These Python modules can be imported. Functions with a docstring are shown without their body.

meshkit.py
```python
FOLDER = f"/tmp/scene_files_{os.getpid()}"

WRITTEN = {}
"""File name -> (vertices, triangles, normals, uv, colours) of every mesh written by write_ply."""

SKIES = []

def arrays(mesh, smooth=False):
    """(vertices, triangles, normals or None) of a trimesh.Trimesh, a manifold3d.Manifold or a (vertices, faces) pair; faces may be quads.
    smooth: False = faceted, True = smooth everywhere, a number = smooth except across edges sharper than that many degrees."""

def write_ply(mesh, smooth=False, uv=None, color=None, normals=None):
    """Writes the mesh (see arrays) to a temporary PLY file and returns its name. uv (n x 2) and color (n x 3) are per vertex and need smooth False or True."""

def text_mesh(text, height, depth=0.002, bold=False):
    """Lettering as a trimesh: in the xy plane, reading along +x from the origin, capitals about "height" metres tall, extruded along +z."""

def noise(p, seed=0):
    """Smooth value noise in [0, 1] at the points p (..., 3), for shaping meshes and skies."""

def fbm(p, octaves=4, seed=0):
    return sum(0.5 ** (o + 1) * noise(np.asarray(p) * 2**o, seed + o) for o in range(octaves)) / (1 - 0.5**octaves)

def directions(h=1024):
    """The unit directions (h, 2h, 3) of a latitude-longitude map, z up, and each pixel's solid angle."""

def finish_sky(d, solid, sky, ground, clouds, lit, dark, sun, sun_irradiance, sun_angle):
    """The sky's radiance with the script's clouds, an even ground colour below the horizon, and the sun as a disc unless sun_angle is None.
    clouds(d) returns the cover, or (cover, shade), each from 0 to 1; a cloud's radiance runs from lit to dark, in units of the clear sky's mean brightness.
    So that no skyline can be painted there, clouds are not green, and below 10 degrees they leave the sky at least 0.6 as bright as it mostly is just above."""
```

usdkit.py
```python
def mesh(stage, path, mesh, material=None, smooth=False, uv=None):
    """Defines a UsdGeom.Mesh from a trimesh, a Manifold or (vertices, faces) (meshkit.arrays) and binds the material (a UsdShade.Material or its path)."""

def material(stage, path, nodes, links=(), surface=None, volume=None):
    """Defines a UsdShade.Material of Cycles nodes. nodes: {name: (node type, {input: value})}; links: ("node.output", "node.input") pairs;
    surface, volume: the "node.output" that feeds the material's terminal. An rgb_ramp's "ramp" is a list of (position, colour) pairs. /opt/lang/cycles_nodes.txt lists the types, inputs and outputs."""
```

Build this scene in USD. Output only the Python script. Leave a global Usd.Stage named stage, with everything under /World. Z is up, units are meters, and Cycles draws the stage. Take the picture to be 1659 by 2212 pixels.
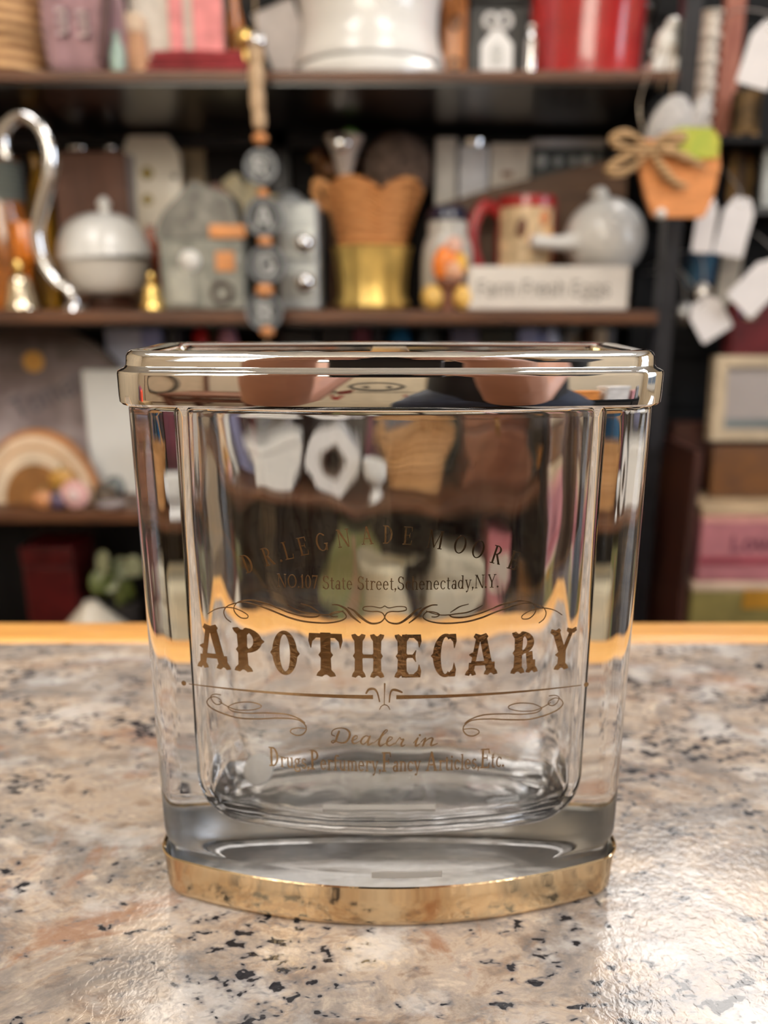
import math, random
import numpy as np, trimesh, manifold3d as m3, usdkit, meshkit
from shapely.geometry import Polygon, LineString, Point, box as sbox
from shapely.ops import unary_union
from shapely import affinity
from pxr import Usd, UsdGeom, UsdLux, Gf, UsdShade, Sdf

random.seed(7)
RNG = np.random.default_rng(7)
stage = Usd.Stage.CreateInMemory()
UsdGeom.SetStageUpAxis(stage, 'Z')
UsdGeom.SetStageMetersPerUnit(stage, 1.0)
UsdGeom.Xform.Define(stage, '/World')

# ------------------------------------------------------------------ camera
W, H, FPX, PITCH = 1659, 2212, 1680.0, 0.262
ZC = 0.95                    # counter top
EYE = ZC + 0.1515
cam = UsdGeom.Camera.Define(stage, '/World/camera')
cam.CreateHorizontalApertureAttr(36.0)
cam.CreateFocalLengthAttr(36.0 * FPX / W)
cam.CreateFStopAttr(36.0 * FPX / W / 2.9)
cam.CreateFocusDistanceAttr(0.166)
cam.CreateClippingRangeAttr(Gf.Vec2f(0.03, 100))
cam.AddTranslateOp().Set(Gf.Vec3d(0, 0, EYE))
cam.AddRotateXOp().Set(90 - math.degrees(PITCH))
cam.CreateExposureAttr(-1.7)

# ------------------------------------------------------------------ light
def rect_light(path, pos, size, power, color, rot=(0, 0, 0)):
    l = UsdLux.RectLight.Define(stage, path)
    l.CreateWidthAttr(size[0]); l.CreateHeightAttr(size[1])
    l.CreateIntensityAttr(power); l.CreateColorAttr(Gf.Vec3f(*color))
    l.AddTranslateOp().Set(Gf.Vec3d(*pos)); l.AddRotateXYZOp().Set(Gf.Vec3f(*rot))
    return l
WARM = (1.0, 0.84, 0.66); NEUT = (1.0, 0.95, 0.90); COOL = (0.80, 0.88, 1.0)
CEIL = 2.70
rect_light('/World/ceiling_panel_light', (0.92, 1.70, CEIL - .045), (0.56, 1.00), 44, NEUT)
rect_light('/World/ceiling_panel_light_004', (0.0, 2.35, CEIL - .045), (1.30, 1.0), 2.4, NEUT)
rect_light('/World/ceiling_panel_light_001', (-0.75, -0.55, CEIL - .045), (0.6, 1.2), 26, NEUT)
rect_light('/World/ceiling_panel_light_002', (0.75, -0.55, CEIL - .045), (0.6, 1.2), 30, NEUT)
rect_light('/World/ceiling_panel_light_003', (-0.6, 1.62, CEIL - .045), (0.06, 1.0), 90, WARM)
rect_light('/World/window_daylight', (2.36, -0.35, 1.55), (1.1, 1.3), 22, COOL, (0, 90, 0))
rect_light('/World/window_daylight_001', (-0.35, -1.73, 1.95), (1.5, 0.9), 64, COOL, (90, 0, 180))

dome = UsdLux.DomeLight.Define(stage, '/World/sky')
dome.CreateIntensityAttr(0.25); dome.CreateColorAttr(Gf.Vec3f(0.75, 0.85, 1.0))

# ------------------------------------------------------------------ helpers: view geometry
CX, CY = W / 2, H / 2
cp, sp = math.cos(PITCH), math.sin(PITCH)
def ray(px, py):
    a, b = (px - CX) / FPX, (CY - py) / FPX
    return np.array([a, cp + b * sp, -sp + b * cp])
def at(px, py, Y):
    d = ray(px, py); t = Y / d[1]
    return np.array([d[0] * t, Y, EYE + d[2] * t])
def zrow(py, Y): return at(CX, py, Y)[2]
def xcol(px, py, Y): return at(px, py, Y)[0]

# ------------------------------------------------------------------ helpers: USD
used = {}
def numbered(parent, name):
    k = (str(parent), name); n = used.get(k, 0); used[k] = n + 1
    return name if n == 0 else f'{name}_{n:03d}'
def tag(p, label=None, cat=None, group=None, kind=None):
    p = p.GetPrim() if hasattr(p, 'GetPrim') else p
    for k, v in (('label', label), ('category', cat), ('group', group), ('kind', kind)):
        if v: p.SetCustomDataByKey(k, v)
    return p
def thing(name, label, cat, loc=(0, 0, 0), rz=0, group=None, kind=None, rx=0, ry=0):
    x = UsdGeom.Xform.Define(stage, '/World/' + numbered('/World', name))
    x.AddTranslateOp().Set(Gf.Vec3d(*map(float, loc)))
    if rz: x.AddRotateZOp().Set(float(rz))
    if ry: x.AddRotateYOp().Set(float(ry))
    if rx: x.AddRotateXOp().Set(float(rx))
    return tag(x, label, cat, group, kind)
def obj(name, mesh, m, parent=None, smooth=35, label=None):
    base = str(parent.GetPath()) if parent is not None else '/World'
    p = usdkit.mesh(stage, base + '/' + numbered(base, name), mesh, m, smooth=smooth).GetPrim()
    if label: p.SetCustomDataByKey('label', label)
    return p
def struct(name, mesh, m, parent=None, smooth=False):
    p = obj(name, mesh, m, parent, smooth)
    if parent is None: p.SetCustomDataByKey('kind', 'structure')
    return p

# ------------------------------------------------------------------ helpers: materials
UsdGeom.Scope.Define(stage, '/World/Looks')
_mats = {}
def M(name, col, rough=.5, metal=0., var=.12, scale=25., bump=0., bscale=None, spec=.5, coat=0., col2=None, stretch=(1, 1, 1), sheen=0., aniso=0.):
    """A surface of one colour that wanders towards col2 (or lighter and darker) with noise."""
    if name in _mats: return _mats[name]
    c = np.array(col, float); d = np.array(col2, float) if col2 is not None else c * (1 - 2 * var)
    e = c if col2 is not None else np.minimum(c * (1 + var), 1)
    n = {'t': ('texture_coordinate', {}), 'mp': ('mapping', {'scale': stretch}),
         'n': ('noise_texture', {'scale': scale, 'detail': 4, 'roughness': .6}),
         'r': ('rgb_ramp', {'ramp': [(.32, tuple(d)), (.68, tuple(e))]}),
         'p': ('principled_bsdf', {'roughness': rough, 'metallic': metal, 'specular_ior_level': spec, 'coat_weight': coat, 'sheen_weight': sheen, 'anisotropic': aniso})}
    l = [('t.object', 'mp.vector'), ('mp.vector', 'n.vector'), ('n.fac', 'r.fac'), ('r.color', 'p.base_color')]
    if bump:
        n['n2'] = ('noise_texture', {'scale': bscale or scale * 4, 'detail': 3})
        n['b'] = ('bump', {'strength': bump, 'distance': .002})
        l += [('mp.vector', 'n2.vector'), ('n2.fac', 'b.height'), ('b.normal', 'p.normal')]
    _mats[name] = usdkit.material(stage, '/World/Looks/' + name, n, l, surface='p.BSDF')
    return _mats[name]
def wave_mat(name, c1, c2, scale, direction='z', rough=.6, bump=.5, distortion=1.5, kind='bands', profile='sine', coat=0.):
    if name in _mats: return _mats[name]
    n = {'t': ('texture_coordinate', {}),
         'w': ('wave_texture', {'wave_type': kind, 'bands_direction': direction, 'rings_direction': 'y', 'profile': profile, 'scale': scale, 'distortion': distortion, 'detail': 2, 'detail_scale': 1.5}),
         'r': ('rgb_ramp', {'ramp': [(0, c1), (1, c2)]}),
         'b': ('bump', {'strength': bump, 'distance': .002}),
         'p': ('principled_bsdf', {'roughness': rough, 'coat_weight': coat})}
    l = [('t.object', 'w.vector'), ('w.fac', 'r.fac'), ('r.color', 'p.base_color'), ('w.fac', 'b.height'), ('b.normal', 'p.normal')]
    _mats[name] = usdkit.material(stage, '/World/Looks/' + name, n, l, surface='p.BSDF')
    return _mats[name]
def glass(name, col, rough=0., ior=1.5, wavy=0., wscale=40., dist=.0006):
    if name in _mats: return _mats[name]
    n = {'p': ('principled_bsdf', {'base_color': col, 'transmission_weight': 1., 'roughness': rough, 'ior': ior})}
    l = []
    if wavy:
        n['t'] = ('texture_coordinate', {}); n['n'] = ('noise_texture', {'scale': wscale, 'detail': 1.0})
        n['b'] = ('bump', {'strength': wavy, 'distance': dist})
        l = [('t.object', 'n.vector'), ('n.fac', 'b.height'), ('b.normal', 'p.normal')]
    _mats[name] = usdkit.material(stage, '/World/Looks/' + name, n, l, surface='p.BSDF')
    return _mats[name]
def wood(name, c1, c2, axis='x', rough=.45, scale=14., coat=0.):
    s = {'x': (1, 9, 9), 'y': (9, 1, 9), 'z': (9, 9, 1)}[axis]
    return M(name, c2, rough, 0, 0, scale, .15, scale * 2, coat=coat, col2=c1, stretch=s)

# ------------------------------------------------------------------ helpers: shapes
def T(m, x=0, y=0, z=0):
    m = m.copy(); m.apply_translation([x, y, z]); return m
def R(m, ang, axis='z', at=None):
    m = m.copy(); ax = {'x': [1, 0, 0], 'y': [0, 1, 0], 'z': [0, 0, 1]}[axis]
    m.apply_transform(trimesh.transformations.rotation_matrix(math.radians(ang), ax, at)); return m
def cat(*ms): return trimesh.util.concatenate(list(ms))
def rbox(w, d, h, r=.003, z0=0, seg=2):
    """A box with rounded edges standing on z0, centred in x and y."""
    r = min(r, w * .45, d * .45, h * .45)
    s = trimesh.creation.icosphere(seg - 1 if seg > 1 else 1, r)
    pts = np.vstack([s.vertices + [sx * (w / 2 - r), sy * (d / 2 - r), z0 + h / 2 + sz * (h / 2 - r)] for sx in (-1, 1) for sy in (-1, 1) for sz in (-1, 1)])
    return trimesh.convex.convex_hull(pts)
def bx(x0, x1, y0, y1, z0, z1):
    m = trimesh.creation.box([x1 - x0, y1 - y0, z1 - z0]); m.apply_translation([(x0 + x1) / 2, (y0 + y1) / 2, (z0 + z1) / 2]); return m
def spline(pts, n=12, closed=False):
    p = np.asarray(pts, float); k = len(p); out = []
    for i in range(k if closed else k - 1):
        q = [p[(i + j) % k] if closed else p[min(max(i + j, 0), k - 1)] for j in (-1, 0, 1, 2)]
        for t in np.linspace(0, 1, n, endpoint=False):
            out.append(.5 * ((2 * q[1]) + (-q[0] + q[2]) * t + (2 * q[0] - 5 * q[1] + 4 * q[2] - q[3]) * t * t + (-q[0] + 3 * q[1] - 3 * q[2] + q[3]) * t ** 3))
    if not closed: out.append(p[-1])
    return np.array(out)
def lathe(profile, n=48, smooth_n=0):
    """Revolves (radius, height) pairs about z; closed where the radius is nought."""
    pr = spline(profile, smooth_n) if smooth_n else np.asarray(profile, float)
    pr[:, 0] = np.maximum(pr[:, 0], 0); q_ = np.asarray(profile, float)[:, 1]; pr[:, 1] = np.clip(pr[:, 1], q_.min(), q_.max())
    a = np.arange(n) * 2 * np.pi / n; k = len(pr)
    v = np.stack([pr[:, None, 0] * np.cos(a), pr[:, None, 0] * np.sin(a), np.repeat(pr[:, 1:2], n, 1)], -1).reshape(-1, 3)
    f = []
    for i in range(k - 1):
        for j in range(n):
            j2 = (j + 1) % n; A, B, C, D = i * n + j, i * n + j2, (i + 1) * n + j2, (i + 1) * n + j
            f += [[A, B, C], [A, C, D]]
    return trimesh.Trimesh(v, f, process=False)
def tube(points, r, sides=10, n=0, caps=True):
    p = spline(points, n) if n else np.asarray(points, float)
    rad = np.broadcast_to(np.interp(np.linspace(0, 1, len(p)), np.linspace(0, 1, np.size(r)), np.atleast_1d(r)), (len(p),))
    t = np.gradient(p, axis=0); t /= np.linalg.norm(t, axis=1, keepdims=True) + 1e-12
    a = np.cross(t[0], [0, 0, 1.] if abs(t[0][2]) < .9 else [1., 0, 0]); rows = []
    for i in range(len(p)):
        a = a - t[i] * a.dot(t[i]); a /= np.linalg.norm(a) + 1e-12; b = np.cross(t[i], a)
        ang = np.arange(sides) * 2 * np.pi / sides
        rows.append(p[i] + rad[i] * (np.cos(ang)[:, None] * a + np.sin(ang)[:, None] * b))
    v = np.vstack(rows + [[p[0]], [p[-1]]]); f = []; k = len(p)
    for i in range(k - 1):
        for j in range(sides):
            j2 = (j + 1) % sides; A, B, C, D = i * sides + j, i * sides + j2, (i + 1) * sides + j2, (i + 1) * sides + j
            f += [[A, B, C], [A, C, D]]
    for j in range(sides):
        j2 = (j + 1) % sides
        f += [[k * sides, j2, j], [k * sides + 1, (k - 1) * sides + j, (k - 1) * sides + j2]]
    return trimesh.Trimesh(v, f, process=False)
def ball(r, sx=1, sy=1, sz=1, x=0, y=0, z=0, sub=3):
    m = trimesh.creation.icosphere(sub, r); m.apply_scale([sx, sy, sz]); m.apply_translation([x, y, z]); return m
def cyl(r, h, z0=0, n=32, x=0, y=0):
    m = trimesh.creation.cylinder(r, h, sections=n); m.apply_translation([x, y, z0 + h / 2]); return m
def disc_y(r, d, n=40):          # a disc facing -y, centred at the origin
    return R(trimesh.creation.cylinder(r, d, sections=n), 90, 'x')
def ext(poly, depth, d0=0.):     # an xz polygon given thickness: front at y = d0, back at d0 + depth
    gs = getattr(poly, 'geoms', [poly])
    ms = [trimesh.creation.extrude_polygon(g, depth, engine='earcut') for g in gs if g.area > 1e-12]
    m = cat(*ms); v = m.vertices.copy()
    m.vertices = np.stack([v[:, 0], d0 + depth - v[:, 2], v[:, 1]], -1)
    return m
def rough_up(m, amp, scale, seed=1, clamp=True):
    m = m.copy(); n = m.vertex_normals; zlo = m.bounds[0][2]
    m.vertices = m.vertices + n * ((meshkit.fbm(m.vertices * scale + 50, 3, seed) - .5) * 2 * amp)[:, None]; v = m.vertices.copy(); v[:, 2] = np.maximum(v[:, 2], zlo) if clamp else v[:, 2]; m.vertices = v; return m
def text_on(text, height, width=None, depth=.0008, bold=True):
    """Lettering standing up in the xz plane, centred, facing -y."""
    m = meshkit.text_mesh(text, height, depth, bold); b = m.bounds
    m.apply_translation([-(b[0][0] + b[1][0]) / 2, -height / 2, 0])
    if width: m.apply_scale([width / (b[1][0] - b[0][0]), 1, 1])
    return R(m, 90, 'x')

# ================================================================== the room
mk_wall = M('plaster', (.66, .55, .40), .9, var=.05, scale=3, bump=.1, bscale=60)
mk_floor = M('shop_floor', (.20, .15, .11), .5, var=.2, scale=4)
mk_ceil = M('ceiling_tile', (.74, .72, .68), .9, var=.04, scale=20)
mk_dark = M('black_paint', (.006, .006, .0065), .6, var=.2, scale=12, spec=.18)
XL, XR, YB, YF = -2.4, 2.4, -1.75, 3.6
struct('floor', bx(XL, XR, YB, YF, -.1, 0), mk_floor)
struct('ceiling', bx(XL, XR, YB, YF, CEIL, CEIL + .1), mk_ceil)
struct('wall_left', bx(XL - .1, XL, YB, YF, 0, CEIL), mk_wall)
struct('wall_back', bx(XL - .1, XR + .1, YB - .1, YB, 0, CEIL), mk_wall)
struct('wall_front', bx(XL - .1, XR + .1, YF, YF + .1, 0, CEIL), mk_wall)
wr = cat(bx(XR, XR + .1, YB, -1.0, 0, CEIL), bx(XR, XR + .1, .3, YF, 0, CEIL), bx(XR, XR + .1, -1.0, .3, 0, .85), bx(XR, XR + .1, -1.0, .3, 2.25, CEIL))
struct('wall_right', wr, mk_wall)
mk_white = M('white_paint', (.8, .79, .76), .4, var=.03)
win2 = UsdGeom.Xform.Define(stage, '/World/window_2').GetPrim(); tag(win2, kind='structure')
obj('window_frame', cat(bx(-1.15, -1.10, YB, YB + .04, 1.45, 2.45), bx(.40, .45, YB, YB + .04, 1.45, 2.45), bx(-1.10, .40, YB, YB + .04, 1.45, 1.50), bx(-1.10, .40, YB, YB + .04, 2.40, 2.45)), mk_white, win2, False)
win = UsdGeom.Xform.Define(stage, '/World/window_1').GetPrim(); tag(win, kind='structure')
obj('window_frame', cat(bx(XR - .02, XR + .08, -1.0, -.94, .85, 2.25), bx(XR - .02, XR + .08, .24, .3, .85, 2.25), bx(XR - .02, XR + .08, -.94, .24, .85, .91), bx(XR - .02, XR + .08, -.94, .24, 2.19, 2.25), bx(XR, XR + .05, -.37, -.33, .91, 2.19)), mk_white, win, False)
# lamp housings round the ceiling lights
mk_steel = M('white_steel', (.75, .74, .72), .35, var=.03)
for nm, (x, y), (w, d), lb in (('ceiling_light', (0, 2.35), (1.3, 1.0), 'wide soft ceiling light panel far beyond the shelves'), ('ceiling_light', (.92, 1.70), (.56, 1.0), 'square white ceiling light panel beyond the shelves'),
                               ('ceiling_light', (-.75, -.55), (.6, 1.2), 'white ceiling light panel above the counter, left one'),
                               ('ceiling_light', (.75, -.55), (.6, 1.2), 'white ceiling light panel above the counter, right one'),
                               ('ceiling_light', (-.6, 1.62), (.06, 1.0), 'narrow warm strip light on the ceiling beyond the shelves')):
    t = thing(nm, lb, 'lamp', (x, y, CEIL), group='ceiling lights of the shop')
    obj('housing', cat(bx(-w / 2 - .02, -w / 2, -d / 2 - .02, d / 2 + .02, -.05, 0), bx(w / 2, w / 2 + .02, -d / 2 - .02, d / 2 + .02, -.05, 0),
                       bx(-w / 2, w / 2, -d / 2 - .02, -d / 2, -.05, 0), bx(-w / 2, w / 2, d / 2, d / 2 + .02, -.05, 0)), mk_steel, t, False)

# ================================================================== the counter
def granite():
    n = {'g': ('texture_coordinate', {}),
         'mp': ('mapping', {'rotation': (0, 0, -.55), 'scale': (1, 1.7, 1)}),
         'base': ('noise_texture', {'scale': 75, 'detail': 6, 'roughness': .68, 'distortion': .5}),
         'rb': ('rgb_ramp', {'ramp': [(.28, (.19, .15, .12)), (.40, (.36, .265, .20)), (.49, (.52, .42, .33)), (.56, (.45, .37, .31)), (.64, (.64, .53, .42)), (.76, (.78, .73, .68))]}),
         'gry': ('noise_texture', {'scale': 20, 'detail': 6, 'roughness': .72, 'distortion': .7}),
         'rg': ('rgb_ramp', {'ramp': [(.44, (0, 0, 0)), (.54, (.55, .55, .55)), (.66, (1, 1, 1))]}),
         'm1': ('mix_color', {'blend_type': 'mix', 'b': (.13, .13, .14)}),
         'gs': ('math', {'math_type': 'multiply', 'value2': .84}),
         'rus': ('noise_texture', {'scale': 12, 'detail': 6, 'roughness': .70, 'distortion': 1.6}),
         'rr': ('rgb_ramp', {'ramp': [(.57, (0, 0, 0)), (.66, (1, 1, 1))]}),
         'rs': ('math', {'math_type': 'multiply', 'value2': .62}),
         'm2': ('mix_color', {'b': (.30, .125, .055)}),
         'wht': ('noise_texture', {'scale': 34, 'detail': 6, 'roughness': .66}),
         'rw': ('rgb_ramp', {'ramp': [(.53, (0, 0, 0)), (.66, (1, 1, 1))]}),
         'ws': ('math', {'math_type': 'multiply', 'value2': .62}),
         'm3': ('mix_color', {'b': (.66, .645, .635)}),
         'f1': ('noise_texture', {'scale': 250, 'detail': 2.0, 'roughness': .55, 'distortion': .3}),
         'f2': ('noise_texture', {'scale': 22, 'detail': 4, 'roughness': .65}),
         'fm': ('math', {'math_type': 'multiply_add', 'value2': .62, 'value3': 0}),
         'fa': ('math', {'math_type': 'add'}),
         'rh': ('rgb_ramp', {'ramp': [(.84, (0, 0, 0)), (.98, (.75, .75, .75))]}),
         'm5': ('mix_color', {'b': (.16, .16, .175)}),
         'rf': ('rgb_ramp', {'ramp': [(.955, (0, 0, 0)), (.99, (1, 1, 1))]}),
         'm4': ('mix_color', {'b': (.020, .020, .025)}),
         'e1': ('noise_texture', {'scale': 520, 'detail': 2, 'roughness': .5, 'distortion': .8}),
         'bp': ('bump', {'strength': .10, 'distance': .001}),
         'p': ('principled_bsdf', {'roughness': .15, 'specular_ior_level': .5})}
    l = [('g.object', 'mp.vector')]
    l += [('mp.vector', k + '.vector') for k in ('base', 'gry', 'rus', 'wht', 'f1', 'f2')] + [('g.object', 'e1.vector')]
    l += [('base.fac', 'rb.fac'), ('gry.fac', 'rg.fac'), ('rg.color', 'gs.value1'), ('rb.color', 'm1.a'), ('gs.value', 'm1.fac'),
          ('rus.fac', 'rr.fac'), ('rr.color', 'rs.value1'), ('m1.result', 'm2.a'), ('rs.value', 'm2.fac'),
          ('wht.fac', 'rw.fac'), ('rw.color', 'ws.value1'), ('m2.result', 'm3.a'), ('ws.value', 'm3.fac'),
          ('f2.fac', 'fm.value1'), ('f1.fac', 'fa.value1'), ('fm.value', 'fa.value2'), ('fa.value', 'rf.fac'), ('fa.value', 'rh.fac'),
          ('m3.result', 'm5.a'), ('rh.color', 'm5.fac'), ('m5.result', 'm4.a'), ('rf.color', 'm4.fac'), ('m4.result', 'p.base_color'),
          ('e1.fac', 'bp.height'), ('bp.normal', 'p.normal')]
    return usdkit.material(stage, '/World/Looks/granite', n, l, surface='p.BSDF')
mk_granite = granite()
YEDGE = at(CX, 1390, 1.)[1] * (EYE - ZC) / (EYE - zrow(1390, 1.))
YWOOD = (EYE - ZC) / (EYE - zrow(1346, 1.))
mk_edge = wood('honey_wood', (.60, .27, .065), (.80, .43, .12), 'x', .35, 10, coat=.2)
mk_cab = wood('counter_panel', (.16, .08, .035), (.24, .12, .05), 'z', .5, 8)
ct = thing('counter', 'speckled beige and grey granite-look shop counter with a honey wood back edge', 'counter', (0, 0, 0))
CX0, CX1 = -1.1, 1.1
YNEAR = .04
obj('countertop', bx(CX0, CX1, YNEAR, YEDGE, ZC - .04, ZC), mk_granite, ct, False, label='granite-look laminate top with black flecks and rust veins')
obj('front_edging', bx(CX0, CX1, YNEAR - .015, YNEAR, ZC - .04, ZC), mk_edge, ct, False)
obj('back_edging', rbox(CX1 - CX0, YWOOD - YEDGE, .042, .004).apply_translation([0, (YEDGE + YWOOD) / 2, ZC - .0405]), mk_edge, ct, 40, label='honey coloured wood edging')
obj('cabinet', bx(CX0 + .02, CX1 - .02, YNEAR + .02, YEDGE - .01, 0, ZC - .04), mk_cab, ct, False)

# ================================================================== the glass vase
GX, YFC, DEP, BOW, HW = .0014, .173, .034, .0100, .0598
YCEN = YFC + DEP / 2
def plan(off=0., bow=BOW, hw=HW, dep=DEP, r=.0085, n=240):
    """Plan of the vase: bowed front and back, straight ends, rounded corners; off moves the outline outwards."""
    xs = np.linspace(-hw, hw, 61); c = 1 - (xs / hw) ** 2
    p = Polygon(list(zip(xs, -dep / 2 - bow * c)) + list(zip(xs[::-1], (dep / 2 + bow * c)[::-1])))
    p = p.buffer(-r, quad_segs=16).buffer(r, quad_segs=16)
    if off: p = p.buffer(off, quad_segs=16)
    ring = LineString(p.exterior.coords); co = np.array(ring.coords)
    if p.exterior.is_ccw is False: co = co[::-1]
    ring = LineString(co); L = ring.length
    s0 = ring.project(Point(0, -1)); 
    return np.array([ring.interpolate((s0 + L * i / n) % L).coords[0] for i in range(n)])
def loft(rings, cap0=True, cap1=True, wrap=False):
    n = len(rings[0][0]); v = np.vstack([np.c_[xy, np.full(n, z) if np.ndim(z) == 0 else z] for xy, z in rings]); f = []
    k = len(rings)
    for i in range(k if wrap else k - 1):
        i2 = (i + 1) % k
        j = np.arange(n); j2 = (j + 1) % n
        f.append(np.stack([i * n + j, i * n + j2, i2 * n + j2], -1)); f.append(np.stack([i * n + j, i2 * n + j2, i2 * n + j], -1))
    f = list(np.vstack(f)); v = list(v)
    def cap(i, flip):     # a zipper between front and back halves keeps cap triangles well shaped
        o = i * n
        for j in range(n // 2):
            a, b, c, d = o + j, o + j + 1, o + (n - j) % n, o + (n - j - 1) % n
            for t in ([a, b, d], [a, d, c]):
                if len(set(t)) == 3: f.append(t[::-1] if flip else t)
    if cap0 and not wrap: cap(0, True)
    if cap1 and not wrap: cap(k - 1, False)
    return trimesh.Trimesh(np.array(v), np.array(f), process=False)
ZG0, ZGT = .0125, .1298            # glass from its foot to its rim, above the counter
vase = thing('glass_vase', 'clear thick glass apothecary vase with bronze lettering and chrome lid on the granite counter', 'vase', (GX, YCEN, ZC))
FB = .0118
orings = [(plan(-.0060, bow=FB), .0016), (plan(-.0035, bow=FB), .0010), (plan(-.0020, bow=FB), .0016), (plan(-.0014, bow=FB), .0032), (plan(-.0012, bow=FB), ZG0 + .0026)]
orings += [(plan(-.0012 + .0012 * math.sin(a), bow=FB + (BOW - FB) * math.sin(a)), ZG0 + .0030 + .0045 * (1 - math.cos(a))) for a in np.linspace(.2, math.pi / 2, 6)]
orings += [(plan(0), z) for z in np.linspace(ZG0 + .012, ZGT - .0022, 14)]
orings += [(plan(-.0012 * (1 - math.cos(a))), ZGT - .0012 + .0012 * math.sin(a)) for a in np.linspace(0, math.pi / 2, 4)]
# the cavity: nearly parallel front and back walls, thicker ends, rounded floor
CB = .0200
def cav(k, z):                     # k 0 at the floor, 1 at the rim
    side = .0115
    return plan(0, bow=BOW, hw=HW - side, dep=DEP - .0105 + .003 * k, r=.0075)
irings = [(cav(1., ZGT), ZGT)] + [(cav(k, 0), CB + .014 + (ZGT - .001 - CB - .014) * k) for k in np.linspace(.99, 0, 16)]
base_in = cav(0, 0)
for a in np.linspace(.12, 1.0, 10):
    th = a * math.pi / 2; sc = 1 - .0085 * (1 - math.cos(th)) / .0085 * .20
    irings.append((base_in * [1 - .26 * (1 - math.cos(th)), 1 - .46 * (1 - math.cos(th))], CB + .014 * (1 - math.sin(th))))
gl = loft(orings + irings)
gv = gl.vertices
nin = len(orings) * 240
w = (meshkit.fbm(gv[nin:] * [70, 60, 55] + 9, 3, 3) - .5)
gv[nin:, 1] += w * .0010; gv[nin:, 0] += (meshkit.fbm(gv[nin:] * [40, 60, 30] + 30, 2, 5) - .5) * .0006
gl.vertices = gv
mk_glass = glass('clear_glass', (.985, .99, .99), 0, 1.5)
mk_plate = M('silver_plating', (.84, .84, .85), .20, 1., var=.06, scale=30, bump=.5, bscale=45)
fz = gl.vertices[gl.faces][:, :, 2]
low_ = (fz < .0018).all(axis=1)
def submesh(keep):
    u, inv = np.unique(gl.faces[keep], return_inverse=True); return trimesh.Trimesh(gl.vertices[u], inv.reshape(-1, 3), process=False)
obj('glass_body', submesh(~low_), mk_glass, vase, 50)
obj('base_plating', submesh(low_), mk_plate, vase, False, label='satin silver plating under the glass base')
# tray-like foot, mirror-plated
def m_metal(name, col, rough, bscale=0, bstr=0, stretch=(1, 1, 1), col2=None):
    n = {'t': ('texture_coordinate', {}), 'mp': ('mapping', {'scale': stretch}), 'n': ('noise_texture', {'scale': 60, 'detail': 4}),
         'r': ('rgb_ramp', {'ramp': [(.3, tuple(col2 or col)), (.6, tuple(col))]}), 'p': ('principled_bsdf', {'metallic': 1., 'roughness': rough})}
    l = [('t.object', 'mp.vector'), ('mp.vector', 'n.vector'), ('n.fac', 'r.fac'), ('r.color', 'p.base_color')]
    if bstr:
        n['n2'] = ('noise_texture', {'scale': bscale, 'detail': 2}); n['b'] = ('bump', {'strength': bstr, 'distance': .0004})
        l += [('mp.vector', 'n2.vector'), ('n2.fac', 'b.height'), ('b.normal', 'p.normal')]
    return usdkit.material(stage, '/World/Looks/' + name, n, l, surface='p.BSDF')
mk_gold = m_metal('pale_gold_plate', (.70, .53, .32), .11, 500, .10, (1, 1, .2), (.62, .46, .27))
mk_chrome = m_metal('chrome', (.86, .84, .81), .02, 30, .02)
mk_bronze = m_metal('bronze_foil', (.46, .32, .18), .22, 900, .25, (1, 1, 1), (.25, .16, .08))
mk_silver = m_metal('silver_lining', (.82, .82, .82), .25)
mk_brass = m_metal('brass_bar', (.86, .68, .32), .15)
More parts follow.
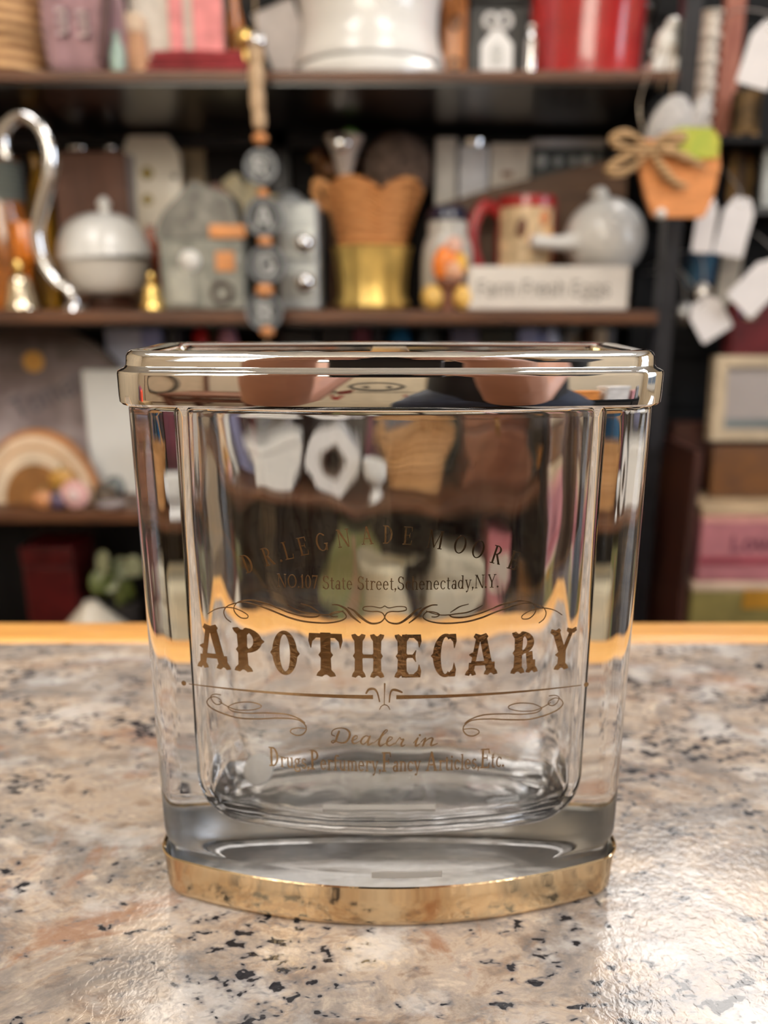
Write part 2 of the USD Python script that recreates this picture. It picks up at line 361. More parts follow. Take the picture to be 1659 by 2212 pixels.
fp = lambda o: plan(o, bow=.0122, r=.0075)
ft = [(fp(-.0030), .0), (fp(-.0018), .0), (fp(-.0009), .0008), (fp(-.0003), .0026), (fp(0), .009), (fp(.0004), .0118), (fp(.0006), .0128), (fp(.0003), .0131), (fp(-.0003), .0124), (fp(-.0007), .0110), (fp(-.0008), .0040), (fp(-.0014), .0010)]
foot = obj('foot_band', loft(ft[:9], False, False), mk_gold, vase, 40, label='pale gold mirror-plated foot band')
obj('foot_lining', loft(ft[8:] + ft[:1], False, False), mk_silver, vase, 40, label='silver lining of the foot band')
# adhesive label strips and a round felt dot seen in the glass
mk_label = M('paper_label', (.80, .76, .70), .6, var=.02)
def yfront(x, off=0., bow=BOW): return -DEP / 2 - bow * (1 - (x / HW) ** 2) - off
def strip(x0, x1, y_off, z0, z1, t=.0002, bow=BOW):
    xs = np.linspace(x0, x1, 25); rows = []
    for z in (z0, z1):
        rows += [np.stack([xs, [yfront(x, y_off) for x in xs], np.full(25, z)], -1), np.stack([xs, [yfront(x, y_off) + t for x in xs], np.full(25, z)], -1)]
    v = np.vstack(rows); f = []
    A, B, C, D = 0, 25, 50, 75
    for i in range(24):
        for p, q in ((A, C), (D, B), (C, D), (B, A)):
            f += [[p + i, p + i + 1, q + i + 1], [p + i, q + i + 1, q + i]]
    f += [[A, C, D], [A, D, B], [24 + A, 24 + D, 24 + C], [24 + A, 24 + B, 24 + D]]
    return trimesh.Trimesh(v, f, process=False)
xs_ = np.linspace(-.0175, .0125, 20)
fl = Polygon(list(zip(xs_, -.0122 + .5 * xs_ ** 2)) + list(zip(xs_[::-1], -.0092 + .5 * xs_[::-1] ** 2)))
obj('paper_label', trimesh.creation.extrude_polygon(fl, .0016, engine='earcut').apply_translation([0, 0, CB + .0006]), mk_label, vase, False, label='white paper label strip inside the vase')
obj('paper_label', strip(-.0045, .0130, -.0004, .0136, .0152, .0002, FB), mk_label, vase, False, label='white paper label strip just above the foot band')
obj('felt_dot', lathe([(0, 0), (.0038, 0), (.0042, .0008), (.0036, .0014), (.0012, .0016), (0, .0012)], 28).apply_transform(trimesh.transformations.rotation_matrix(math.radians(62), [1, 0, 0])).apply_translation([-.0375, .0035, CB + .0052]), M('felt_white', (.80, .78, .74), .7, var=.06, scale=200), vase, True, label='round white felt dot inside the vase')
# chrome lid: lower band, upper tier, open top with a bar across
LB = .0048
def lp(off): return plan(off, bow=LB, dep=DEP + 2 * (BOW - LB) * .62)
lr = [(lp(-.0035), .1300), (lp(.0006), .1291), (lp(.0011), .1296), (lp(.0012), .1310), (lp(.0012), .1358), (lp(.0010), .1364), (lp(.0004), .1368), (lp(-.0004), .1371), (lp(-.0008), .1376),
      (lp(-.0009), .1386), (lp(-.0010), .1396), (lp(-.0014), .1403), (lp(-.0021), .1408), (lp(-.0032), .1409), (lp(-.0058), .1407), (lp(-.0066), .1403), (lp(-.0068), .1396), (lp(-.0068), .1335), (lp(-.0063), .1310)]
lr = [(a_, b_ + .0008) for a_, b_ in lr]
lid = obj('lid_frame', loft(lr, False, False, True), mk_chrome, vase, 28, label='chrome stepped lid rim')
obj('lid_divider', rbox(.0098, DEP + 2 * BOW - .016, .0055, .0008, .1353).apply_translation([0, 0, 0]), mk_brass, vase, 40, label='brass bar across the open lid')
# lettering ----------------------------------------------------------
_of = {}
def on_front(px, py):
    d = ray(px, py); y = YFC - .005
    for _ in range(8):
        t = y / d[1]; x = d[0] * t - GX
        y = YCEN + yfront(x)
    return x, EYE + d[2] * y / d[1] - ZC
def decal(poly, name, label=None, t=.00012):
    gs = [g for g in getattr(poly, 'geoms', [poly]) if g.geom_type == 'Polygon' and g.area > 1e-9]
    m = cat(*[trimesh.creation.extrude_polygon(g, t, engine='earcut') for g in gs])
    v, f = trimesh.remesh.subdivide_to_size(m.vertices, m.faces, .004, max_iter=12)
    v = np.stack([v[:, 0], yfront(v[:, 0], .00003) - v[:, 2], v[:, 1]], -1)
    return obj(name, trimesh.Trimesh(v, f[:, ::-1], process=False), mk_bronze, vase, False, label=label)
def ell(cx, cy, rx, ry, a0=0, a1=360, wv=.13, wh=.05, n=40):
    """A stressed elliptical stroke: wv wide at the sides, wh at top and bottom."""
    a = np.radians(np.linspace(a0, a1, n)); c, s = np.cos(a), np.sin(a)
    o = np.stack([cx + rx * c, cy + ry * s], -1); i = np.stack([cx + (rx - wv) * c, cy + (ry - wh) * s], -1)
    if abs(a1 - a0) >= 360: return Polygon(o, [i])
    return Polygon(np.vstack([o, i[::-1]])).buffer(0)
def ln(x0, y0, x1, y1, w): return LineString([(x0, y0), (x1, y1)]).buffer(w / 2, cap_style=2)
def poly(*p): return Polygon(p).buffer(0)
def st(x, w=.13, y0=0., y1=1., sl=.09, t=.045, bot=True, top=True, ltop=True):
    g = [sbox(x - w / 2, y0, x + w / 2, y1)]
    if bot: g.append(sbox(x - w / 2 - sl, y0, x + w / 2 + sl, y0 + t))
    if top: g.append(sbox(x - w / 2 - sl, y1 - t, x + w / 2 + (sl if ltop else 0), y1))
    return unary_union(g)
TH = .11; TN = .05
def glyph(c):
    U = unary_union; X = .66                # x-height
    if c == ' ': return None, .28
    if c == '.': return Point(.07, .06).buffer(.07), .17
    if c == ',': return U([Point(.07, .06).buffer(.07), poly((.05, .02), (.14, .06), (.04, -.16), (.01, -.16))]), .19
    if c == 'D': return U([st(.12, TH), ell(.17, .5, .36, .5, -90, 90, TH, TN)]), .60
    if c == 'R': return U([st(.12, TH), ell(.17, .745, .29, .255, -90, 90, TH, TN), sbox(.12, .49, .2, .54), ln(.26, .5, .52, .02, TH), sbox(.44, 0, .60, .045)]), .62
    if c == 'L': return U([st(.12, TH), sbox(.12, 0, .5, .05), poly((.44, 0), (.5, 0), (.52, .26), (.48, .26))]), .56
    if c in 'EF':
        g = [st(.12, TH, sl=.07), sbox(.12, .95, .48, 1), poly((.43, 1), (.49, 1), (.51, .76), (.47, .76)), sbox(.12, .5, .38, .55), sbox(.36, .40, .4, .65)]
        if c == 'E': g += [sbox(.12, 0, .5, .05), poly((.44, 0), (.5, 0), (.53, .26), (.49, .26))]
        return U(g), .57
    if c == 'G': return U([ell(.36, .5, .33, .5, 45, 330, TH, TN), st(.60, .09, 0.02, .42, sl=.07, bot=False), ell(.36, .5, .33, .5, 300, 340, TH, TN)]), .72
    if c == 'C': return U([ell(.36, .5, .33, .5, 42, 318, TH, TN), sbox(.58, .70, .63, .94)]), .66
    if c == 'N': return U([st(.1, TN, sl=.08), st(.62, TN, sl=.08, bot=False), poly((.06, 1), (.18, 1), (.65, 0), (.55, 0))]), .74
    if c == 'A': return U([ln(.09, 0, .33, 1, TN), ln(.33, 1, .58, 0, TH), sbox(.18, .3, .5, .35), sbox(0, 0, .2, .045), sbox(.47, 0, .70, .045)]), .72
    if c == 'M': return U([st(.1, TN, sl=.07), st(.76, TH, sl=.07), poly((.07, 1), (.18, 1), (.47, .05), (.39, .05)), ln(.42, .05, .74, 1, TN)]), .92
    if c == 'O': return ell(.37, .5, .35, .5, 0, 360, TH, TN), .76
    if c == 'S': return U([ell(.26, .745, .22, .255, 20, 270, .1, TN), ell(.26, .255, .24, .27, -160, 90, .1, TN), sbox(.43, .72, .47, .96), sbox(.02, .05, .06, .3)]), .54
    if c == 'Y': return U([st(.33, TH, 0, .48, top=False), ln(.09, 1, .33, .42, TH), ln(.56, 1, .34, .42, TN), sbox(0, .955, .2, 1), sbox(.46, .955, .66, 1)]), .68
    if c == 'P': return U([st(.12, TH), ell(.17, .735, .31, .265, -90, 90, TH, TN), sbox(.12, .47, .2, .52)]), .54
    if c == '1': return U([st(.16, .1, top=False), ln(.04, .8, .16, .97, .06)]), .32
    if c == '0': return ell(.24, .5, .22, .5, 0, 360, .1, TN), .5
    if c == '7': return U([sbox(.03, .9, .44, 1), ln(.40, .95, .16, 0, .09), sbox(.03, .78, .07, 1)]), .46
    # lower case
    if c == 't': return U([st(.14, .09, .08, .86, top=False, bot=False), sbox(.02, X - .045, .3, X), ell(.24, .11, .145, .12, 180, 300, .09, TN)]), .34
    if c == 'a': return U([st(.34, .09, 0, .5, top=False, sl=.05), ell(.24, .50, .145, .17, 0, 170, .09, TN), ell(.2, .19, .17, .2, 0, 360, .09, TN)]), .46
    if c == 'e': return U([ell(.23, X / 2, .21, X / 2, 0, 320, .09, TN), sbox(.06, .34, .42, .385)]), .48
    if c == 'r': return U([st(.13, .09, 0, X, sl=.07, ltop=False), ell(.27, X - .17, .15, .17, 35, 180, .08, TN), Point(.37, X - .08).buffer(.055)]), .42
    if c == 'c': return U([ell(.23, X / 2, .21, X / 2, 40, 320, .09, TN), Point(.37, X - .13).buffer(.05)]), .44
    if c == 'h': return U([st(.12, .09, 0, 1, sl=.06, ltop=False), st(.41, .09, 0, X - .2, sl=.06, top=False), ell(.265, X - .22, .19, .22, 0, 180, .09, TN)]), .54
    if c == 'n': return U([st(.12, .09, 0, X, sl=.06, ltop=False), st(.41, .09, 0, X - .2, sl=.06, top=False), ell(.265, X - .22, .19, .22, 0, 180, .09, TN)]), .54
    if c == 'm': return U([st(.12, .09, 0, X, sl=.05, ltop=False)] + [st(x, .09, 0, X - .2, sl=.05, top=False) for x in (.39, .66)] + [ell(x, X - .22, .18, .22, 0, 180, .09, TN) for x in (.255, .525)]), .78
    if c == 'u': return U([st(.12, .09, .2, X, sl=.06, ltop=False, bot=False), st(.41, .09, 0, X, sl=.06, ltop=False), ell(.265, .22, .19, .22, 180, 360, .09, TN)]), .54
    if c == 'd': return U([st(.38, .09, 0, 1, sl=.06, ltop=False), ell(.22, X / 2, .2, X / 2, 0, 360, .09, TN)]), .52
    if c == 'y': return U([ln(.08, X, .25, .05, .09), ln(.42, X, .2, -.22, TN), sbox(0, X - .045, .18, X), sbox(.34, X - .045, .5, X), Point(.14, -.22).buffer(.055)]), .5
    if c == 'g': return U([ell(.22, .45, .17, .2, 0, 360, .08, TN), ell(.24, -.08, .22, .15, 0, 360, .08, TN), ln(.1, .25, .12, .06, .06), ln(.32, .58, .46, X, .05)]), .5
    if c == 's': return U([ell(.19, .49, .155, .17, 20, 270, .08, TN), ell(.19, .17, .17, .18, -160, 90, .08, TN)]), .4
    if c == 'f': return U([st(.14, .09, 0, .8, top=False, sl=.06), ell(.27, .8, .175, .2, 40, 180, .09, TN), sbox(.02, X - .045, .33, X)]), .36
    if c == 'l': return st(.12, .09, 0, 1, sl=.06, ltop=False), .26
    if c == 'i': return U([st(.12, .09, 0, X, sl=.06, ltop=False), Point(.12, .86).buffer(.06)]), .26
    raise KeyError(c)
def serif_line(text, heights=None):
    gs, x = [], 0.
    for i, c in enumerate(text):
        g, adv = glyph(c); s = heights[i] if heights else 1.
        if g is not None: gs.append(affinity.scale(affinity.translate(g, 0, 0), s, s, origin=(0, 0)) if s != 1 else g); gs[-1] = affinity.translate(gs[-1], x, 0)
        x += (adv + .035) * s
    return unary_union(gs), x
def fit_line(text, pl, pr, prow, cap_px, name, label=None, heights=None, bold=0.):
    x0, _ = on_front(*pl); x1, _ = on_front(*pr)
    _, z = on_front(*prow); _, zt = on_front(prow[0], prow[1] - cap_px)
    g, wd = serif_line(text, heights)
    if bold: g = g.buffer(bold)
    g = affinity.affine_transform(g, [(x1 - x0) / wd, 0, 0, zt - z, x0, z])
    return decal(g, name, label)
fit_line('NO.107 State Street,Schenectady,N.Y.', (600, 1275), (1078, 1275), (838, 1274), 29, 'lettering', 'small bronze serif address line')
fit_line('Drugs,Perfumery,Fancy Articles,Etc.', (583, 1655), (1090, 1660), (836, 1666), 33, 'lettering', 'bronze serif line at the foot of the lettering',
         [1.25 if c.isupper() else 1. for c in 'Drugs,Perfumery,Fancy Articles,Etc.'], bold=.008)
# arched name
arc = [('D', 543), ('R', 586), ('.', 609), ('L', 628), ('E', 660), ('G', 699), ('N', 745), ('A', 795), ('D', 839), ('E', 880), ('M', 938), ('O', 990), ('O', 1028), ('R', 1069), ('E', 1104)]
gs = []
for c, px in arc:
    k = (px - 832) / 290.
    base = 1174 + 62 * abs(k) ** 1.75
    slope = math.degrees(math.atan(62 * 1.75 * abs(k) ** .75 * np.sign(k) / 290.))
    g, adv = glyph(c); x, z = on_front(px, base); _, zt = on_front(px, base - 39)
    g = affinity.translate(g, -adv / 2, 0); g = affinity.scale(g, (zt - z) * .92, zt - z, origin=(0, 0)); g = affinity.rotate(g, -slope * .9, origin=(0, 0))
    gs.append(affinity.translate(g, x, z))
decal(unary_union(gs), 'lettering', 'arched bronze serif name line')
# APOTHECARY in Tuscan letters
def tst(x, w=.21, y0=0., y1=1., foot=.11, spur=.05, top=True, bot=True):
    a = w / 2
    L = []
    def side(s):
        p = []
        if bot: p += [(x + s * a * .25, y0 + .05), (x + s * (a * .9), y0), (x + s * (a + foot), y0 + .02), (x + s * (a + foot * .75), y0 + .08), (x + s * (a + .01), y0 + .15)]
        else: p += [(x + s * a, y0)]
        m = (y0 + y1) / 2
        if spur: p += [(x + s * a, m - .07), (x + s * (a + spur), m), (x + s * a, m + .07)]
        if top: p += [(x + s * (a + .01), y1 - .15), (x + s * (a + foot * .75), y1 - .08), (x + s * (a + foot), y1 - .02), (x + s * (a * .9), y1), (x + s * a * .25, y1 - .05)]
        else: p += [(x + s * a, y1)]
        return p
    return Polygon(side(1) + side(-1)[::-1]).buffer(0)
def tusc(c):
    U = unary_union
    hook = lambda x, y, s, v: Polygon([(x, y), (x + s * .15, y), (x + s * .17, y - v * .16), (x + s * .12, y - v * .32), (x + s * .09, y - v * .17), (x, y - v * .08)]).buffer(0)
    if c == 'A':
        leg = lambda x0, x1, w, s: U([ln(x0, .02, x1, .98, w)])
        return U([ln(.17, .06, .37, .97, .12), ln(.74, .06, .48, .97, .20), sbox(.24, .24, .68, .33), tst(.15, .1, 0, .3, .11, 0, top=False), tst(.76, .2, 0, .3, .1, 0, top=False),
                  Polygon([(.27, 1.), (.22, .93), (.30, .86), (.58, .86), (.64, .93), (.58, 1.), (.43, .96)]), Polygon([(.2, .54), (.11, .5), (.2, .45)]).buffer(.01)]), .93
    if c == 'P': return U([tst(.24), ell(.33, .72, .37, .27, -95, 95, .19, .07), sbox(.3, .45, .36, .52), Polygon([(.66, .8), (.76, .72), (.66, .64)])]), .80
    if c == 'O': return U([ell(.36, .5, .31, .51, 0, 360, .17, .07), Polygon([(.07, .6), (0, .5), (.07, .4)]), Polygon([(.65, .6), (.73, .5), (.65, .4)])]), .74
    if c == 'T': return U([tst(.42, .22, top=False), sbox(.14, .90, .70, .98), hook(.2, .98, -1, 1), hook(.64, .98, 1, 1), sbox(.32, .84, .52, .95)]), .84
    if c == 'H': return U([tst(.2, .2, foot=.09), tst(.72, .2, foot=.09), sbox(.25, .46, .68, .53)]), .92
    if c == 'E': return U([tst(.22, .2, foot=.08), sbox(.22, .93, .58, .99), sbox(.22, .01, .58, .07), hook(.52, .99, 1, .9), affinity.scale(hook(.52, .99, 1, .9), 1, -1, origin=(0, .5)), sbox(.25, .47, .50, .53), Polygon([(.46, .5), (.56, .63), (.54, .5), (.56, .37)])]), .74
    if c == 'C': return U([ell(.37, .5, .32, .51, 60, 300, .19, .06), Polygon([(.09, .6), (0, .5), (.09, .4)]), hook(.47, 1.0, 1, 1.), affinity.scale(hook(.47, 1.0, 1, 1.), 1, -1, origin=(0, .5))]), .74
    if c == 'R': return U([tst(.22, .2, foot=.09), ell(.3, .73, .34, .26, -95, 95, .18, .07), sbox(.26, .46, .36, .53), ln(.52, .5, .58, .1, .17), tst(.62, .15, 0, .3, .09, 0, top=False)]), .84
    if c == 'Y': return U([tst(.42, .2, 0, .5, top=False, spur=0), ln(.20, .96, .42, .42, .19), ln(.68, .96, .45, .42, .09), Polygon([(.07, 1.), (.05, .92), (.13, .86), (.30, .88), (.34, .96), (.29, 1.), (.2, .96)]), Polygon([(.54, 1.), (.53, .93), (.6, .88), (.74, .88), (.81, .93), (.79, 1.), (.67, .96)]), Polygon([(.3, .42), (.23, .37), (.3, .32)])]), .86
word = [('A', 427, 494, 1348, 1440), ('P', 507, 570, 1356, 1449), ('O', 586, 646, 1362, 1456), ('T', 668, 740, 1366, 1460), ('H', 760, 830, 1369, 1463), ('E', 852, 911, 1369, 1464), ('C', 930, 987, 1368, 1463), ('A', 1004, 1078, 1368, 1459), ('R', 1102, 1166, 1364, 1457), ('Y', 1184, 1246, 1357, 1450)]
zb = np.mean([on_front((w[1] + w[2]) / 2, w[4])[1] for w in word]); ztp = np.mean([on_front((w[1] + w[2]) / 2, w[3])[1] for w in word])
for c, a, b, r0, r1 in word:
    g, adv = tusc(c); g = g.buffer(.012).buffer(-.004); gx0, gy0, gx1, gy1 = g.bounds
    x0, z0 = on_front(a, r1); x1, z1 = on_front(b, r0)
    z0 = (z0 + zb) / 2; z1 = (z1 + ztp) / 2
    decal(affinity.affine_transform(g, [(x1 - x0) / (gx1 - gx0), 0, 0, (z1 - z0) / (gy1 - gy0), x0 - gx0 * (x1 - x0) / (gx1 - gx0), z0 - gy0 * (z1 - z0) / (gy1 - gy0)]), 'lettering', None)
# flourishes
def stroke(pts, widths, n=10, conv=None):
    """A tapered pen stroke through pixel points of the vase's front."""
    p = spline(np.array([on_front(*(conv(*q) if conv else q)) for q in pts]), n)
    w = np.interp(np.linspace(0, 1, len(p)), np.linspace(0, 1, len(widths)), widths) / 2
    return unary_union([Polygon(np.vstack([Point(*p[i]).buffer(w[i], 6).exterior.coords[:], Point(*p[i + 1]).buffer(w[i + 1], 6).exterior.coords[:]])).convex_hull for i in range(len(p) - 1)])
PXM = .0001                                   # about a pixel of the photograph on the vase
f1 = lambda x, y: (430 + x / 3.858, 1270 + y / 3.858)
f2 = lambda x, y: (380 + x / 3.567, 1080 + y / 3.567)
F1 = [([(75, 215), (130, 180), (200, 162), (280, 165), (350, 190), (405, 225), (400, 250), (350, 247), (305, 210), (290, 165), (320, 120), (370, 105), (430, 100), (520, 118), (600, 140), (655, 168)], [2, 2.4, 2, 2.5, 2, 3, 2]),
      ([(265, 283), (225, 250), (207, 200), (230, 155), (290, 130), (370, 118), (470, 140), (560, 170), (650, 205), (750, 245), (880, 278), (1050, 291), (1170, 276), (1225, 245), (1212, 208), (1180, 194), (1120, 203), (1092, 220), (1118, 238), (1155, 238)], [2, 2.5, 2, 3.6, 4.2, 3, 2.4, 2.5, 2]),
      ([(560, 130), (650, 165), (750, 205), (880, 238), (975, 240), (1012, 220)], [1.5, 3, 4, 2.5]),
      ([(735, 140), (800, 175), (870, 200), (960, 212), (1010, 220), (1080, 222), (1150, 208), (1200, 190)], [1.5, 3, 2.4, 2, 2]),
      ([(850, 130), (920, 150), (970, 180), (1000, 200)], [1.5, 3, 1.5]),
      ([(1110, 138), (1160, 142), (1225, 175), (1275, 235), (1345, 290)], [2, 3.5, 6, 2]),
      ([(1240, 162), (1290, 188), (1340, 235), (1400, 280), (1450, 296), (1510, 285), (1545, 248), (1530, 210), (1490, 195), (1430, 195), (1370, 182), (1378, 157), (1440, 153), (1510, 165), (1545, 150)], [2, 6, 4, 2.5, 2.5, 2.5, 2, 2])]
F2 = [([(345, 1500), (300, 1495), (270, 1512), (288, 1555), (320, 1575), (352, 1562), (340, 1535), (300, 1515), (258, 1525), (240, 1560), (280, 1605), (380, 1650), (500, 1680), (650, 1685), (800, 1680), (930, 1690), (990, 1725), (1005, 1765), (978, 1803), (930, 1812), (886, 1790), (892, 1766), (940, 1755), (1000, 1760)], [2, 2, 2.2, 2, 3, 3.2, 2.6, 3, 2.5, 2]),
      ([(335, 1552), (400, 1590), (470, 1615), (570, 1618), (648, 1600), (650, 1577), (580, 1557), (480, 1560), (415, 1583), (405, 1602), (450, 1630), (560, 1642), (700, 1640), (850, 1650), (950, 1685), (992, 1715)], [2, 2, 2, 2.5, 2, 2, 2.6, 3, 2.5])]
XM = on_front(831, 1500)[0]
for F, conv in ((F1, f1), (F2, f2)):
    g = unary_union([stroke(p, np.array(w) * PXM, 10, conv) for p, w in F])
    decal(g, 'flourish'); decal(affinity.scale(g, -1, 1, origin=(XM, 0)), 'flourish')
# tapered rules with end dots
x0, z0 = on_front(408, 1475); x1, z1 = on_front(806, 1509); zr = (z0 + z1) / 2 + .0001
g = Polygon([(x0, zr - .00008), (x1, zr - .0005), (x1, zr + .0005), (x0, zr + .00008)])
g = unary_union([g, Point(on_front(397, 1474)[0], zr).buffer(.0006)])
decal(g, 'rule_line'); decal(affinity.scale(g, -1, 1, origin=(XM, 0)), 'rule_line')
# centre ornament: a slim pestle on an arched foot between two scrolls
cs = [stroke([(831, 1477), (830, 1522)], np.array([4, 2, 2]) * PXM), stroke([(820, 1532), (824, 1525), (831, 1522), (838, 1525), (842, 1532)], np.array([2, 2, 2]) * PXM),
      stroke([(791, 1497), (797, 1489), (808, 1488), (815, 1496), (820, 1515)], np.array([4, 6, 4, 3]) * PXM), stroke([(868, 1495), (858, 1491), (848, 1490), (843, 1498), (841, 1516)], np.array([4, 6, 4, 3]) * PXM)]
decal(unary_union(cs), 'ornament')
# Dealer in, brush script
f4 = lambda x, y: (560 + x / 3.016, 1540 + y / 3.016)
S = [([(520, 120), (508, 150), (498, 180), (480, 195), (470, 185), (490, 178), (520, 192), (560, 190), (585, 160), (588, 125), (560, 102), (515, 98), (480, 112), (472, 138), (492, 150)], [9, 11, 8, 4, 4, 5, 6, 9, 11, 8, 4, 4, 5, 4]),
     ([(600, 180), (630, 170), (640, 152), (625, 148), (610, 165), (608, 190), (625, 198), (655, 182)], [4, 4, 4, 5, 9, 9, 5, 3]),
     ([(715, 155), (695, 148), (672, 165), (662, 190), (678, 203), (700, 185), (722, 150), (708, 190), (712, 208), (740, 192)], [4, 4, 8, 9, 5, 4, 7, 10, 7, 3]),
     ([(745, 195), (800, 150), (835, 115), (820, 112), (795, 150), (780, 190), (788, 214), (815, 200)], [3, 4, 4, 5, 10, 11, 8, 3]),
     ([(820, 198), (850, 180), (868, 162), (850, 156), (835, 178), (832, 203), (850, 212), (882, 195)], [3, 4, 4, 5, 9, 9, 5, 3]),
     ([(885, 200), (910, 165), (918, 160), (925, 172), (940, 172), (925, 200), (930, 216), (950, 205)], [3, 4, 5, 5, 8, 9, 6, 3]),
     ([(1005, 195), (1035, 160), (1020, 195), (1022, 214), (1048, 198)], [3, 5, 10, 8, 3]),
     ([(1052, 190), (1084, 162), (1074, 190), (1066, 212)], [3, 5, 10, 9]), ([(1066, 208), (1092, 176), (1118, 162), (1130, 168), (1120, 196), (1122, 212), (1162, 196)], [3, 4, 6, 9, 10, 7, 3])]
g = unary_union([stroke(p, np.array(w) * PXM * .50, 8, f4) for p, w in S] + [Point(*on_front(*f4(1046, 143))).buffer(.00025)])
decal(g, 'lettering', 'bronze brush-script line in the middle')


# ================================================================== the shelving
YS, YSB = 1.0, 1.30                                  # front and back of the shelves
Z1, Z1b = zrow(150, YS), zrow(176, YS)
Z2, Z2b = zrow(670, YS), zrow(699, YS)
Z3, Z3b = zrow(1106, YS), zrow(1130, YS)
Z4 = Z3 - .30
Z0 = Z1 + .36
mk_shelf = wood('walnut_board', (.050, .017, .006), (.135, .048, .015), 'x', .48, 9, coat=.0)
mk_post = M('black_iron', (.018, .018, .022), .4, .3, var=.2, scale=30)
SX0, SX1 = -1.05, xcol(1492, 110, YS) - .0101
rack = thing('shelf_unit', 'black iron shelving unit with dark walnut boards across the back of the shop', 'shelving', (0, 0, 0))
for zt, zb in ((Z1, Z1b), (Z2, Z2b), (Z3, Z3b), (Z4, Z4 - .016), (.12, .104)):
    obj('shelf_board', rbox(SX1 - SX0, YSB - YS, zt - zb - .0004, .002).apply_translation([(SX0 + SX1) / 2, (YS + YSB) / 2, zb]), mk_shelf, rack, 40)
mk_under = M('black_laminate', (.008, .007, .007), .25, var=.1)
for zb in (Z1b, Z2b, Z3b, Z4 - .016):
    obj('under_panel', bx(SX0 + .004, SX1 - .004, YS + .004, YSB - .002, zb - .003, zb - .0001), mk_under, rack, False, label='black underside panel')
PXR = xcol(1492, 110, YS)
for x in (PXR, SX0 - .012):
    for y in (YS + .012, YSB - .012):
        obj('post', bx(x - .010, x + .010, y - .011, y + .011, 0, 1.62), mk_post, rack, False)
xm = xcol(607, 400, YSB)
obj('post', bx(xm - .012, xm + .012, YSB + .001, YSB + .022, 0, 1.62), mk_post, rack, False)
for z in (Z1 - .03, Z2 - .035, Z3 - .035):
    obj('back_rail', bx(SX0, SX1, YSB + .001, YSB + .012, z, z + .02), mk_post, rack, False)
for z in (Z1b, Z2b, Z3b):
    for y in (YS + .012, YSB - .012):
        obj('bracket', bx(SX1 - .004, PXR - .008, y - .008, y + .008, z - .006, z), mk_post, rack, False)
# boards of the dark partition behind the shelves
tones = [(.030, .020, .016), (.020, .015, .013), (.035, .026, .022), (.018, .016, .017), (.045, .030, .022), (.016, .014, .014), (.030, .026, .028)]
part_ = thing('partition', 'dark board partition standing behind the shelving unit', 'partition', (0, YSB + .03, 0))
xs = np.arange(-1.1, 1.25, .117)
for i, x in enumerate(xs):
    k = i % 7
    obj('plank', bx(x + .001, x + .116, 0, .014, 0, 1.60 + .004 * (i % 3)), M(f'partition_plank_{k}', tuple(.45 * q for q in tones[k]), .6, spec=.2, var=.25, scale=8, stretch=(6, 6, .6)), part_, False)
for px, col, lab in ((405, (.42, .30, .17), 'tan'), (1222, (.26, .26, .33), 'lilac grey')):
    obj('batten', bx(xcol(px - 34, 300, 1.32), xcol(px + 34, 300, 1.32), -.012, -.0005, 0, 1.58), M('batten_' + lab.replace(' ', '_'), col, .6), part_, False, label=lab + ' batten')
obj('backing', bx(-1.1, 1.29, .014, .024, 0, 1.595), mk_dark, part_, False)

def spot(pl, pr, rt, Y, zb, rb=None):
    """x, width and height of a thing between two columns with its top at a row, standing on zb at depth Y."""
    rm = (rt + (rb if rb is not None else rt + 60)) / 2
    x0, x1 = xcol(pl, rm, Y), xcol(pr, rm, Y)
    return (x0 + x1) / 2, x1 - x0, zrow(rt, Y) - zb
cream = M('cream_ceramic', (.72, .64, .52), .22, var=.05, scale=12, coat=.3)
white = M('white_enamel', (.78, .76, .72), .18, var=.04, scale=10, coat=.4)
silver = m_metal('polished_silver', (.78, .78, .80), .10, 40, .05)
pewter = m_metal('aged_pewter', (.34, .34, .34), .38, 80, .15, col2=(.22, .22, .22))
gold = m_metal('gold_leaf', (.95, .66, .22), .22, 120, .2)
paper = M('tag_card', (.78, .76, .74), .6, var=.03)
wick = lambda n, a, b, s=95: wave_mat(n, a, b, s * .27, 'z', .7, 1., 1.6)

# ------------------------------------------------------------ top shelf
x, w_, h_ = spot(-70, 100, -60, 1.085, Z1, 140)
t = thing('wicker_basket', 'round tan wicker basket at the left end of the top shelf', 'basket', (x, 1.085, Z1))
pr = [(0, 0), (w_ * .44, 0)] + [(w_ * (.45 + .05 * k / 24) + .0022 * math.cos(k * math.pi), .004 + h_ * .94 * k / 24) for k in range(25)]
pr += [(w_ * .46, h_ * .94), (w_ * .42, .012), (0, .012)]
mk_wick1 = wick('tan_wicker', (.20, .085, .03), (.80, .52, .27))
obj('basket_body', lathe(pr, 48), mk_wick1, t, 40)
obj('rim', trimesh.creation.torus(w_ * .485, .006).apply_translation([0, 0, h_ * .94]), mk_wick1, t, True)
x, w_, h_ = spot(20, 110, -40, 1.23, Z1, 60)
t = thing('cream_crock', 'pale cream crock half hidden behind the tan wicker basket', 'crock', (x, 1.235, Z1))
obj('crock_body', lathe([(0, 0), (w_ * .4, 0), (w_ * .5, .02), (w_ * .5, h_ * .8), (w_ * .42, h_ * .92), (w_ * .44, h_), (w_ * .38, h_), (w_ * .36, h_ * .9), (w_ * .4, .03), (0, .02)], 40), cream, t)
